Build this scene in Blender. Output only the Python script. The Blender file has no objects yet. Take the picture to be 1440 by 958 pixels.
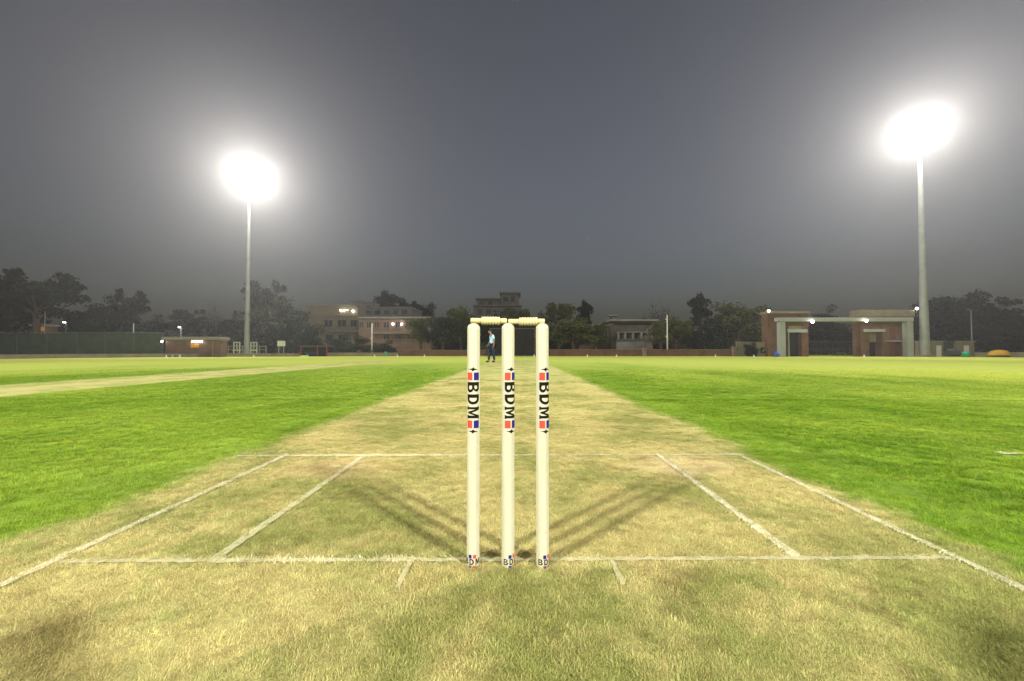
import bpy, bmesh, math, random
import numpy as np
from mathutils import Vector, Matrix, Euler

random.seed(7); rng = np.random.default_rng(7)
S = bpy.context.scene
C = S.collection
R = math.radians

# ------------------------------------------------------------------ camera
CAM = Vector((0.029, -1.178, 0.630))
cam_d = bpy.data.cameras.new('camera'); cam = bpy.data.objects.new('camera', cam_d); C.objects.link(cam)
cam_d.sensor_width = 36; cam_d.lens = 14.0; cam_d.clip_start = 0.02; cam_d.clip_end = 4000
cam.location = CAM
cam.rotation_euler = Euler((R(90 + 1.43), 0, R(0.82)), 'XYZ')
S.camera = cam
CR = cam.rotation_euler.to_matrix()

# ------------------------------------------------------------------ sky (dusk, sun already set)
W = bpy.data.worlds.new('World'); S.world = W; W.use_nodes = True
nt = W.node_tree; nt.nodes.clear()
sky = nt.nodes.new('ShaderNodeTexSky'); sky.sky_type = 'NISHITA'; sky.sun_disc = False
sky.sun_elevation = R(1.35); sky.sun_rotation = R(200)
sky.air_density = 1.0; sky.dust_density = 3.0; sky.ozone_density = 2.0
hs = nt.nodes.new('ShaderNodeHueSaturation'); hs.inputs['Hue'].default_value = 0.53; hs.inputs['Saturation'].default_value = 0.42
bg = nt.nodes.new('ShaderNodeBackground'); bg.inputs['Strength'].default_value = 0.15
wo = nt.nodes.new('ShaderNodeOutputWorld')
nt.links.new(sky.outputs[0], hs.inputs['Color']); nt.links.new(hs.outputs[0], bg.inputs[0]); nt.links.new(bg.outputs[0], wo.inputs[0])

# ------------------------------------------------------------------ render settings
S.view_settings.view_transform = 'Standard'; S.view_settings.look = 'None'
S.view_settings.exposure = 0.0; S.view_settings.gamma = 1.0
S.render.engine = 'CYCLES'
cy = S.cycles
cy.use_denoising = True; cy.denoiser = 'OPENIMAGEDENOISE'
cy.max_bounces = 5; cy.diffuse_bounces = 2; cy.glossy_bounces = 2; cy.transmission_bounces = 3
cy.volume_bounces = 0; cy.transparent_max_bounces = 12
cy.caustics_reflective = False; cy.caustics_refractive = False
cy.sample_clamp_indirect = 4.0

FRONT_W, BACK_W = 60000.0, 26500.0          # power of the floodlight heads facing and behind the camera
FLOOD_COL = (1.0, 0.97, 0.90)
HAZE = 0.00070

# ------------------------------------------------------------------ helpers: placing
DROP = 0.50
def gz(x, y):                                   # the square is a little higher than the boundary
    r = math.hypot(x, y - 10); t = min(max((r - 20) / 45, 0), 1)
    return -DROP * t * t * (3 - 2 * t)
def W3(px, py, D):                              # point at D metres in front of the camera, seen at photo pixel px,py
    d = CR @ Vector(((px - 720) / 560, -(py - 479) / 560, -1.0))
    return CAM + d * (D / d.y)
def GX(px, D):                                  # standing point on the ground
    p = W3(px, 490, D); return Vector((p.x, p.y, gz(p.x, p.y)))

# ------------------------------------------------------------------ helpers: materials
def new_mat(name):
    m = bpy.data.materials.new(name); m.use_nodes = True
    m.node_tree.nodes.clear(); return m
class NB:
    def __init__(s, tree): s.t = tree
    def n(s, typ, **kw):
        nd = s.t.nodes.new('ShaderNode' + typ)
        for k, v in kw.items(): setattr(nd, k, v)
        return nd
    def l(s, a, b): s.t.links.new(a, b)
    def put(s, sock, v):
        if isinstance(v, bpy.types.NodeSocket): s.l(v, sock)
        elif v is not None: sock.default_value = v
    def math(s, op, a, b=None, c=None, clamp=False):
        nd = s.n('Math', operation=op, use_clamp=clamp)
        for i, v in enumerate((a, b, c)):
            if v is not None: s.put(nd.inputs[i], v)
        return nd.outputs[0]
    def noise(s, vec, scale, detail=3, rough=0.55, lac=2.0):
        nd = s.n('TexNoise'); s.put(nd.inputs['Vector'], vec)
        nd.inputs['Scale'].default_value = scale; nd.inputs['Detail'].default_value = detail
        nd.inputs['Roughness'].default_value = rough
        return nd.outputs['Fac']
    def ramp(s, v, a, b, smooth=True):
        nd = s.n('MapRange', interpolation_type='SMOOTHSTEP' if smooth else 'LINEAR'); nd.clamp = True
        s.put(nd.inputs['Value'], v); nd.inputs['From Min'].default_value = a; nd.inputs['From Max'].default_value = b
        return nd.outputs['Result']
    def mix(s, f, a, b):
        nd = s.n('Mix', data_type='RGBA')
        s.put(nd.inputs[0], f)
        for i, v in ((6, a), (7, b)):
            if isinstance(v, tuple): v = (*v[:3], 1)
            s.put(nd.inputs[i], v)
        return nd.outputs[2]
    def out(s, sh, vol=None):
        o = s.n('OutputMaterial'); s.l(sh, o.inputs['Surface']); return o
def principled(nb, col, rough=0.7, bump=None, bstr=0.3, bdist=0.02, spec=0.3, **kw):
    p = nb.n('BsdfPrincipled')
    if isinstance(col, tuple): col = (*col[:3], 1)
    nb.put(p.inputs['Base Color'], col); nb.put(p.inputs['Roughness'], rough)
    p.inputs['Specular IOR Level'].default_value = spec
    for k, v in kw.items(): p.inputs[k.replace('_', ' ')].default_value = v
    if bump is not None:
        b = nb.n('Bump'); b.inputs['Strength'].default_value = bstr; b.inputs['Distance'].default_value = bdist
        nb.l(bump, b.inputs['Height']); nb.l(b.outputs[0], p.inputs['Normal'])
    return p.outputs[0]
MC = {}
def mat(name, col, rough=0.75, var=0.25, scale=1.2, metallic=0.0, spec=0.3):
    if name in MC: return MC[name]
    m = new_mat(name); nb = NB(m.node_tree)
    tc = nb.n('TexCoord').outputs['Object']
    f = nb.noise(tc, scale, 5, 0.6); g = nb.noise(tc, scale * 9, 3)
    k = nb.math('ADD', nb.math('MULTIPLY', f, 0.7), nb.math('MULTIPLY', g, 0.3))
    lo = tuple(c * (1 - var) for c in col); hi = tuple(min(c * (1 + var), 0.95) for c in col)
    nb.out(principled(nb, nb.mix(nb.ramp(k, 0.3, 0.7), lo, hi), rough, g, 0.15, 0.01, spec, Metallic=metallic))
    MC[name] = m; return m
def brick_mat(name, c1, c2, mortar, scale=1.0):
    if name in MC: return MC[name]
    m = new_mat(name); nb = NB(m.node_tree)
    ge = nb.n('NewGeometry'); tc = nb.n('TexCoord').outputs['Object']
    sep = nb.n('SeparateXYZ'); nb.l(tc, sep.inputs[0])
    cmb = nb.n('CombineXYZ'); nb.l(nb.math('ADD', sep.outputs[0], sep.outputs[1]), cmb.inputs[0]); nb.l(sep.outputs[2], cmb.inputs[1])
    b = nb.n('TexBrick'); nb.l(cmb.outputs[0], b.inputs['Vector'])
    b.inputs['Color1'].default_value = (*c1, 1); b.inputs['Color2'].default_value = (*c2, 1); b.inputs['Mortar'].default_value = (*mortar, 1)
    b.inputs['Scale'].default_value = scale; b.inputs['Brick Width'].default_value = 0.24; b.inputs['Row Height'].default_value = 0.085
    b.inputs['Mortar Size'].default_value = 0.008
    st = nb.noise(tc, 0.6, 5, 0.65)
    col = nb.mix(nb.ramp(st, 0.42, 0.75), b.outputs['Color'], tuple(c * 0.55 for c in c1))
    nb.out(principled(nb, col, 0.85, b.outputs['Fac'], -0.3, 0.01, 0.2))
    MC[name] = m; return m
def emit_mat(name, col, strength):
    if name in MC: return MC[name]
    m = new_mat(name); nb = NB(m.node_tree)
    e = nb.n('Emission'); e.inputs[0].default_value = (*col, 1); e.inputs[1].default_value = strength
    nb.out(e.outputs[0]); m.cycles.emission_sampling = 'NONE'
    MC[name] = m; return m

# turf: one colour field over the ground, shared by the soil sheet and by the blades growing out of it
def turf_group():
    g = bpy.data.node_groups.new('turf_colour', 'ShaderNodeTree')
    g.interface.new_socket('Color', in_out='OUTPUT', socket_type='NodeSocketColor')
    g.interface.new_socket('Dry', in_out='OUTPUT', socket_type='NodeSocketFloat')
    nb = NB(g); go = g.nodes.new('NodeGroupOutput')
    pos = nb.n('NewGeometry').outputs['Position']
    flat = nb.n('VectorMath', operation='MULTIPLY'); nb.l(pos, flat.inputs[0]); flat.inputs[1].default_value = (1, 1, 0)
    p = flat.outputs[0]
    sp = nb.n('SeparateXYZ'); nb.l(pos, sp.inputs[0]); x, y = sp.outputs[0], sp.outputs[1]
    # streaky coordinates along the pitch (rolled and mown that way) and across
    st = nb.n('VectorMath', operation='MULTIPLY'); nb.l(p, st.inputs[0]); st.inputs[1].default_value = (1.0, 0.35, 0)
    wob = nb.math('SUBTRACT', nb.noise(p, 1.6, 4, 0.6), 0.5)
    wob2 = nb.math('SUBTRACT', nb.noise(p, 9.0, 3, 0.6), 0.5)
    xw = nb.math('ADD', x, nb.math('ADD', nb.math('MULTIPLY', wob, 0.42), nb.math('MULTIPLY', wob2, 0.28)))
    def strip(xa, xb, ya, yb, soft):
        a = nb.ramp(xw, xa - soft, xa + soft); b = nb.ramp(xw, xb + soft, xb - soft)
        c = nb.ramp(y, ya - 0.6, ya + 0.6); d = nb.ramp(y, yb + 0.8, yb - 0.8)
        return nb.math('MULTIPLY', nb.math('MULTIPLY', a, b), nb.math('MULTIPLY', c, d))
    s1 = strip(-1.62, 1.43, -5.0, 24.0, 0.11)
    s2 = strip(-9.25, -6.95, -6.0, 23.0, 0.16)
    dry = nb.math('MAXIMUM', s1, s2)
    # outfield
    n1 = nb.noise(p, 0.35, 5, 0.6); n2 = nb.noise(p, 2.2, 4, 0.6); n3 = nb.noise(p, 14, 3, 0.6)
    og = nb.mix(nb.ramp(n2, 0.3, 0.72), (0.070, 0.145, 0.008), (0.138, 0.232, 0.017))
    og = nb.mix(nb.math('MULTIPLY', nb.ramp(n3, 0.50, 0.75), 0.45), og, (0.24, 0.29, 0.06))
    og = nb.mix(nb.math('MULTIPLY', nb.ramp(n1, 0.44, 0.66), 0.5), og, (0.20, 0.28, 0.03))
    og = nb.mix(nb.math('MULTIPLY', nb.ramp(nb.noise(p, 4.5, 5, 0.75), 0.60, 0.72), 0.4), og, (0.045, 0.095, 0.008))
    ctr = nb.n('VectorMath', operation='DISTANCE'); nb.l(p, ctr.inputs[0]); ctr.inputs[1].default_value = (-3.5, 3.5, 0)
    far = nb.ramp(ctr.outputs['Value'], 3, 24)
    n4 = nb.noise(st.outputs[0], 0.26, 6, 0.68)
    yl = nb.math('MULTIPLY', nb.ramp(nb.math('ADD', n4, nb.math('MULTIPLY', far, 0.42)), 0.44, 0.82), nb.math('ADD', nb.math('MULTIPLY', far, 0.78), 0.24))
    og = nb.mix(yl, og, (0.385, 0.435, 0.080))
    bald = nb.math('MULTIPLY', nb.ramp(nb.noise(p, 0.22, 5, 0.65), 0.60, 0.72), nb.math('MULTIPLY', far, 0.7))
    og = nb.mix(bald, og, (0.40, 0.33, 0.14))
    # pitch
    q1 = nb.noise(p, 1.3, 5, 0.62); q2 = nb.noise(p, 6.0, 4, 0.65); q3 = nb.noise(p, 38, 3, 0.6)
    dg = nb.mix(nb.ramp(q2, 0.3, 0.7), (0.37, 0.330, 0.128), (0.47, 0.425, 0.180))
    gr = nb.math('ADD', nb.math('MULTIPLY', q1, 0.65), nb.math('MULTIPLY', q2, 0.35))
    dg = nb.mix(nb.math('MULTIPLY', nb.ramp(gr, 0.44, 0.60), 0.80), dg, (0.175, 0.205, 0.050))
    dg = nb.mix(nb.math('MULTIPLY', nb.ramp(nb.noise(p, 3.1, 5, 0.75), 0.54, 0.70), 0.55), dg, (0.20, 0.155, 0.06))
    dg = nb.mix(nb.math('MULTIPLY', nb.ramp(q3, 0.5, 0.8), 0.35), dg, (0.22, 0.18, 0.075))
    # bowlers' footmarks just inside the popping crease
    def spot(cx, cy, r, wmul=1.0):
        d = nb.n('VectorMath', operation='DISTANCE'); mm = nb.n('VectorMath', operation='MULTIPLY'); nb.l(p, mm.inputs[0]); mm.inputs[1].default_value = (1 / wmul, 1, 0)
        nb.l(mm.outputs[0], d.inputs[0]); d.inputs[1].default_value = (cx / wmul, cy, 0)
        v = nb.math('ADD', d.outputs['Value'], nb.math('MULTIPLY', wob2, r * 1.6))
        return nb.ramp(v, r * 1.15, r * 0.55)
    soil = nb.mix(nb.ramp(q2, 0.35, 0.6), (0.34, 0.255, 0.125), (0.47, 0.385, 0.20))
    fm = nb.math('MAXIMUM', spot(0.93, 1.02, 0.20, 1.7), nb.math('MULTIPLY', spot(-0.95, 0.95, 0.20, 1.6), 0.6))
    dg = nb.mix(nb.math('MULTIPLY', fm, 0.85), dg, soil)
    col = nb.mix(dry, og, dg)
    nb.l(col, go.inputs[0]); nb.l(dry, go.inputs[1])
    return g
TURF = turf_group()
def turf_ground():
    m = new_mat('turf'); nb = NB(m.node_tree)
    gp = nb.n('Group'); gp.node_tree = TURF
    pos = nb.n('NewGeometry').outputs['Position']
    h = nb.math('ADD', nb.noise(pos, 55, 4, 0.7), nb.math('MULTIPLY', nb.noise(pos, 7, 3, 0.6), 0.8))
    sh = nb.n('HueSaturation'); nb.l(gp.outputs[0], sh.inputs['Color']); sh.inputs['Value'].default_value = 0.82  # sheet colour darkened evenly to stand in for the blades' self-shadow
    nb.out(principled(nb, sh.outputs[0], 0.85, h, 0.55, 0.02, 0.0, Sheen_Weight=0.09, Sheen_Roughness=0.6, Sheen_Tint=(0.75, 0.9, 0.25, 1))); return m
def turf_blade():
    m = new_mat('turf_blade'); nb = NB(m.node_tree)
    gp = nb.n('Group'); gp.node_tree = TURF
    at = nb.n('Attribute', attribute_name='rnd', attribute_type='GEOMETRY').outputs['Fac']
    oi = nb.n('ObjectInfo').outputs['Random']
    r = nb.math('ADD', nb.math('MULTIPLY', at, 0.75), nb.math('MULTIPLY', oi, 0.25))
    hsv = nb.n('HueSaturation'); nb.l(gp.outputs[0], hsv.inputs['Color'])
    nb.l(nb.math('ADD', 0.80, nb.math('MULTIPLY', r, 0.95)), hsv.inputs['Value'])
    nb.l(nb.math('ADD', 0.478, nb.math('MULTIPLY', oi, 0.03)), hsv.inputs['Hue'])
    d = principled(nb, hsv.outputs[0], 0.75, spec=0.06)
    t = nb.n('BsdfTranslucent'); nb.l(hsv.outputs[0], t.inputs[0])
    mx = nb.n('MixShader'); mx.inputs[0].default_value = 0.38; nb.l(d, mx.inputs[1]); nb.l(t.outputs[0], mx.inputs[2])
    nb.out(mx.outputs[0]); return m
M_TURF = turf_ground(); M_BLADE = turf_blade()

# ------------------------------------------------------------------ helpers: meshes and objects
class MB:
    def __init__(s): s.v = []; s.f = []; s.mi = []
    def add(s, vs, fs, mi=0):
        o = len(s.v); s.v += [tuple(v) for v in vs]; s.f += [tuple(i + o for i in f) for f in fs]; s.mi += [mi] * len(fs); return s
    def box(s, x0, x1, y0, y1, z0, z1, mi=0):
        return s.add([(x, y, z) for x in (x0, x1) for y in (y0, y1) for z in (z0, z1)],
                     [(0, 1, 3, 2), (4, 6, 7, 5), (0, 4, 5, 1), (2, 3, 7, 6), (0, 2, 6, 4), (1, 5, 7, 3)], mi)
    def tube(s, pts, rad, n=8, cap=True, mi=0):
        pts = [Vector(p) for p in pts]; vs = []; fs = []
        if not hasattr(rad, '__len__'): rad = [rad] * len(pts)
        for i, p in enumerate(pts):
            d = (pts[min(i + 1, len(pts) - 1)] - pts[max(i - 1, 0)]).normalized()
            u = d.cross(Vector((0.31, 0.9, 0.29)) if abs(d.z) > 0.8 else Vector((0, 0, 1))).normalized(); w = d.cross(u)
            for k in range(n):
                a = 2 * math.pi * k / n; vs.append(p + (u * math.cos(a) + w * math.sin(a)) * rad[i])
        for i in range(len(pts) - 1):
            for k in range(n): fs.append((i * n + k, i * n + (k + 1) % n, (i + 1) * n + (k + 1) % n, (i + 1) * n + k))
        if cap: fs.append(tuple(range(n))[::-1]); fs.append(tuple(range((len(pts) - 1) * n, len(pts) * n)))
        return s.add(vs, fs, mi)
    def lathe(s, prof, n=32, mi=0, axis='z'):          # prof: (r, h)
        vs = []; fs = []
        for r, h in prof:
            for k in range(n):
                a = 2 * math.pi * k / n
                q = (r * math.cos(a), r * math.sin(a), h)
                vs.append(q if axis == 'z' else (q[2], q[0], q[1]))
        for i in range(len(prof) - 1):
            for k in range(n): fs.append((i * n + k, i * n + (k + 1) % n, (i + 1) * n + (k + 1) % n, (i + 1) * n + k))
        fs.append(tuple(range(n))[::-1]); fs.append(tuple(range((len(prof) - 1) * n, len(prof) * n)))
        return s.add(vs, fs, mi)
    def mesh(s, name, mats, smooth=False):
        me = bpy.data.meshes.new(name); me.from_pydata(s.v, [], s.f)
        for m in (mats if isinstance(mats, (list, tuple)) else [mats]): me.materials.append(m)
        me.polygons.foreach_set('material_index', s.mi)
        if smooth: me.polygons.foreach_set('use_smooth', [True] * len(me.polygons))
        bm = bmesh.new(); bm.from_mesh(me); bmesh.ops.recalc_face_normals(bm, faces=bm.faces); bm.to_mesh(me); bm.free()
        me.update(); return me
    def build(s, name, mats, parent=None, smooth=False, bevel=0, loc=None):
        o = link(name, s.mesh(name, mats, smooth), parent)
        if loc is not None: o.location = loc
        if bevel:
            b = o.modifiers.new('bevel', 'BEVEL'); b.width = bevel; b.segments = 2; b.limit_method = 'ANGLE'
        return o
def link(name, data, parent=None):
    o = bpy.data.objects.new(name, data); C.objects.link(o)
    if parent is not None: o.parent = parent
    return o
def tag(o, label=None, cat=None, group=None, kind=None):
    for k, v in (('label', label), ('category', cat), ('group', group), ('kind', kind)):
        if v: o[k] = v
    return o
def thing(name, label, cat, loc=(0, 0, 0), rz=0.0, group=None):
    o = bpy.data.objects.new(name, None); C.objects.link(o); o.location = loc; o.rotation_euler = (0, 0, rz)
    o.empty_display_size = 0.2
    return tag(o, label, cat, group)
def smooth_angle(o, ang=40):
    me = o.data
    bm = bmesh.new(); bm.from_mesh(me)
    for f in bm.faces: f.smooth = True
    for e in bm.edges:
        if len(e.link_faces) == 2 and e.calc_face_angle(0) > R(ang): e.smooth = False
    bm.to_mesh(me); bm.free()

# ================================================================== GROUND
gm = MB(); rings = [0.01, 3, 6, 10, 14, 18] + list(np.linspace(20, 66, 24)) + [75, 90, 110, 140, 180, 240, 320, 400]
NS = 120
for r in rings:
    for k in range(NS):
        a = 2 * math.pi * k / NS; x = r * math.cos(a); y = 10 + r * math.sin(a)
        gm.v.append((x, y, gz(x, y)))
for i in range(len(rings) - 1):
    for k in range(NS):
        gm.f.append((i * NS + k, i * NS + (k + 1) % NS, (i + 1) * NS + (k + 1) % NS, (i + 1) * NS + k)); gm.mi.append(0)
gm.f.append(tuple(range(NS))); gm.mi.append(0)
tag(gm.build('outfield', M_TURF, smooth=True), 'mown green outfield of the cricket ground', None, None, 'structure')
def sheet(name, x0, x1, y0, y1, z, m):
    b = MB(); b.add([(x0, y0, z), (x1, y0, z), (x1, y1, z), (x0, y1, z)], [(0, 1, 2, 3)])
    return tag(b.build(name, m), None, None, None, 'structure')
sheet('cricket_pitch', -2.05, 1.85, -4.6, 25.0, 0.004, M_TURF)['label'] = 'dry tan cricket pitch with the crease markings'
sheet('practice_pitch', -9.8, -6.4, -5.6, 24.0, 0.004, M_TURF)['label'] = 'pale dry pitch beside the main pitch on the green'

# ---- grass blades
def blade_mesh(name, pts, L, wid, lean, mats, zbase=0.0, seed=1):
    """pts Nx2; every blade: base quad + tip triangle, bent over."""
    g = np.random.default_rng(seed); n = len(pts)
    az = g.uniform(0, 2 * np.pi, n); ln = L * g.uniform(0.55, 1.25, n); w = wid * g.uniform(0.7, 1.3, n)
    le = lean * g.uniform(0.4, 1.25, n)
    d = np.stack([np.cos(az), np.sin(az)], 1); s = np.stack([-d[:, 1], d[:, 0]], 1)
    V = np.zeros((n, 5, 3))
    t1 = le * 0.7; t2 = np.minimum(le * 1.35, 1.45)
    m1 = 0.55 * ln; m2 = 0.45 * ln
    mid = pts + d * (np.sin(t1) * m1)[:, None]; zm = np.cos(t1) * m1
    tip = mid + d * (np.sin(t2) * m2)[:, None]; zt = zm + np.cos(t2) * m2
    V[:, 0, :2] = pts - s * w[:, None] / 2; V[:, 1, :2] = pts + s * w[:, None] / 2
    V[:, 2, :2] = mid + s * w[:, None] * .42; V[:, 3, :2] = mid - s * w[:, None] * .42; V[:, 4, :2] = tip
    V[:, 2, 2] = V[:, 3, 2] = zm; V[:, 4, 2] = zt; V[:, :, 2] += zbase
    me = bpy.data.meshes.new(name); me.vertices.add(n * 5); me.vertices.foreach_set('co', V.ravel())
    base = (np.arange(n) * 5)[:, None]
    loops = (base + np.array([0, 1, 2, 3, 3, 2, 4])).ravel()
    me.loops.add(n * 7); me.loops.foreach_set('vertex_index', loops)
    me.polygons.add(n * 2)
    ls = (np.arange(n) * 7)[:, None] + np.array([0, 4]); me.polygons.foreach_set('loop_start', ls.ravel())
    a = me.attributes.new('rnd', 'FLOAT', 'POINT'); a.data.foreach_set('value', np.repeat(g.uniform(0, 1, n), 5).astype(np.float32))
    for m in (mats if isinstance(mats, (list, tuple)) else [mats]): me.materials.append(m)
    me.update(calc_edges=True); me.validate(); return me
def disc(n, r, seed):
    g = np.random.default_rng(seed); a = g.uniform(0, 2 * np.pi, n); q = r * np.sqrt(g.uniform(0, 1, n))
    return np.stack([np.cos(a) * q, np.sin(a) * q], 1)

def scatter(name, pts, scl, tuft, label, cat, z=0.004):
    n = len(pts); me = bpy.data.meshes.new(name); me.vertices.add(n)
    co = np.zeros((n, 3)); co[:, :2] = pts; co[:, 2] = z; me.vertices.foreach_set('co', co.ravel())
    a = me.attributes.new('scl', 'FLOAT', 'POINT'); a.data.foreach_set('value', scl.astype(np.float32))
    b = me.attributes.new('rot', 'FLOAT', 'POINT'); b.data.foreach_set('value', rng.uniform(0, 6.283, n).astype(np.float32))
    o = link(name, me); tag(o, label, cat, None, 'stuff')
    ng = bpy.data.node_groups.new(name + '_scatter', 'GeometryNodeTree')
    ng.interface.new_socket('Geometry', in_out='INPUT', socket_type='NodeSocketGeometry')
    ng.interface.new_socket('Geometry', in_out='OUTPUT', socket_type='NodeSocketGeometry')
    N = ng.nodes; L = ng.links
    gi = N.new('NodeGroupInput'); go = N.new('NodeGroupOutput')
    m2p = N.new('GeometryNodeMeshToPoints'); iop = N.new('GeometryNodeInstanceOnPoints')
    oi = N.new('GeometryNodeObjectInfo'); oi.inputs[0].default_value = tuft
    na = N.new('GeometryNodeInputNamedAttribute'); na.data_type = 'FLOAT'; na.inputs[0].default_value = 'scl'
    nr = N.new('GeometryNodeInputNamedAttribute'); nr.data_type = 'FLOAT'; nr.inputs[0].default_value = 'rot'
    cx = N.new('ShaderNodeCombineXYZ')
    L.new(gi.outputs[0], m2p.inputs[0]); L.new(m2p.outputs[0], iop.inputs['Points']); L.new(oi.outputs['Geometry'], iop.inputs['Instance'])
    L.new(na.outputs['Attribute'], iop.inputs['Scale']); L.new(nr.outputs['Attribute'], cx.inputs[2]); L.new(cx.outputs[0], iop.inputs['Rotation'])
    L.new(iop.outputs[0], go.inputs[0])
    md = o.modifiers.new('scatter', 'NODES'); md.node_group = ng
    return o
# the clump that is scattered is itself one clump on the turf
def clump(name, n, r, L, w, lean, seed, loc):
    o = link(name, blade_mesh(name, disc(n, r, seed), L, w, lean, M_BLADE, 0, seed)); o.location = loc
    return o

def in_view(p, margin=2.6):
    dx = p[:, 0] - CAM.x; dy = p[:, 1] - CAM.y
    return (np.abs(dx) < np.maximum(dy, 0) * 1.32 + margin) & (dy > -1.4)
LINES = []   # (x0,x1,y0,y1) painted rectangles, filled below, kept free of plain turf
LINES += [(-1.345, 1.330, -0.013, 0.013), (-1.60, 1.42, 1.205, 1.24),
          (-1.362, -1.328, -0.75, 1.21), (1.335, 1.369, -0.75, 1.21),
          (-0.895, -0.860, 0.0, 1.21), (0.855, 0.890, 0.048, 1.225),
          (-0.299, -0.277, -0.12, 0.012), (0.300, 0.320, -0.10, 0.024)]
SKEW = [(0.026, 0.022), (-0.012, 0.026)]     # the two cross lines were marked a little out of square
HOLES = [(-0.052, 0.055), (0.054, 0.052)]
def keep(p):
    k = np.ones(len(p), bool)
    for i, (x0, x1, y0, y1) in enumerate(LINES):
        yy = p[:, 1] - SKEW[i][0] - SKEW[i][1] * p[:, 0] if i < 2 else p[:, 1]
        k &= ~((p[:, 0] > x0) & (p[:, 0] < x1) & (yy > y0) & (yy < y1) & (rng.uniform(0, 1, len(p)) < 0.35))
    for hx, hy in HOLES: k &= (np.hypot(p[:, 0] - hx, (p[:, 1] - hy) * 1.4) > 0.026)
    k &= ~((np.hypot((p[:, 0] - 0.93) / 1.7, p[:, 1] - 1.02) < 0.17) & (rng.uniform(0, 1, len(p)) < 0.8))
    return k
def uni(n, x0, x1, y0, y1): return np.stack([rng.uniform(x0, x1, n), rng.uniform(y0, y1, n)], 1)

t_dry = clump('dry_grass_tuft', 46, 0.032, 0.0100, 0.0012, 1.3, 3, (0.31, -0.62, 0.004))
tag(t_dry, 'tuft of dry clipped grass on the tan pitch', 'grass', None, 'stuff')
t_grn = clump('green_grass_tuft', 44, 0.042, 0.021, 0.0019, 1.0, 4, (-1.95, -0.2, 0.004))
tag(t_grn, 'tuft of green lawn grass beside the pitch', 'grass', None, 'stuff')

edge = lambda p: 0.10 * np.sin(p[:, 1] * 2.1) + 0.07 * np.sin(p[:, 1] * 5.3 + 1) + rng.normal(0, 0.07, len(p))
def pitch_mask(p): e = edge(p); return (p[:, 0] > -1.66 + e) & (p[:, 0] < 1.44 + e)
P = np.concatenate([uni(30000, -2.1, 1.9, -2.5, -0.55), uni(50000, -2.1, 1.9, -0.55, 2.6), uni(26000, -2.1, 1.9, 2.6, 8.5)])
P = P[rng.uniform(0, 1, len(P)) > np.clip((P[:, 1] - 3.0) / 5.5, 0, 1)]
P = P[in_view(P)]; P = P[keep(P)]; D = P[pitch_mask(P)]
scatter('dry_pitch_grass', D, rng.uniform(0.6, 1.15, len(D)) * (1 + 0.25 * (D[:, 1] > 2.6)), t_dry, 'dry clipped grass covering the tan pitch', 'grass')
P = np.concatenate([uni(24000, -5, 5, -2.5, -0.4), uni(76000, -9, 9, -0.4, 4.0), uni(80000, -14, 14, 4.0, 13)])
P = P[rng.uniform(0, 1, len(P)) > np.clip((P[:, 1] - 5.0) / 8.0, 0, 1)]
P = P[in_view(P)]; P = P[~pitch_mask(P)]; k = ~((P[:, 0] < -6.9) & (P[:, 0] > -9.3)); P = P[k]
dd = P[:, 1] + 1.15
scatter('green_lawn_grass', P, rng.uniform(0.55, 1.1, len(P)) * np.where(dd > 5, 1.25, 1.0), t_grn, 'short green lawn grass either side of the pitch', 'grass', 0.0)

# ---- painted creases: whitewash on the soil sheet and on the clipped blades
def paint_mats():
    m = new_mat('whitewash_sheet'); nb = NB(m.node_tree)
    pos = nb.n('NewGeometry').outputs['Position']
    k = nb.ramp(nb.math('ADD', nb.math('MULTIPLY', nb.noise(pos, 60, 4, 0.7), 0.7), nb.math('MULTIPLY', nb.noise(pos, 14, 4, 0.65), 0.5)), 0.44, 0.66)
    gp = nb.n('Group'); gp.node_tree = TURF
    sh = nb.n('HueSaturation'); nb.l(gp.outputs[0], sh.inputs['Color']); sh.inputs['Value'].default_value = 0.72  # turf tone darkened in place of blade shadows the flat sheet lacks
    pa = nb.n('Attribute', attribute_name='paint', attribute_type='OBJECT').outputs['Fac']
    col = nb.mix(nb.math('MULTIPLY', nb.math('MULTIPLY', k, pa), 0.6), sh.outputs[0], (0.50, 0.465, 0.31))
    nb.out(principled(nb, col, 0.9, spec=0.1))
    b = new_mat('whitewash_blade'); nb = NB(b.node_tree)
    pos = nb.n('NewGeometry').outputs['Position']
    at = nb.n('Attribute', attribute_name='rnd', attribute_type='GEOMETRY').outputs['Fac']
    gp = nb.n('Group'); gp.node_tree = TURF
    k = nb.math('MULTIPLY', nb.ramp(at, 0.15, 0.45), nb.math('ADD', 0.30, nb.math('MULTIPLY', nb.ramp(nb.noise(pos, 14, 4, 0.65), 0.3, 0.62), 0.55)))
    pa = nb.n('Attribute', attribute_name='paint', attribute_type='OBJECT').outputs['Fac']
    col = nb.mix(nb.math('MULTIPLY', k, pa), gp.outputs[0], (0.60, 0.56, 0.40))
    nb.out(principled(nb, col, 0.85, spec=0.1))
    return m, b
PW = paint_mats()
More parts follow.
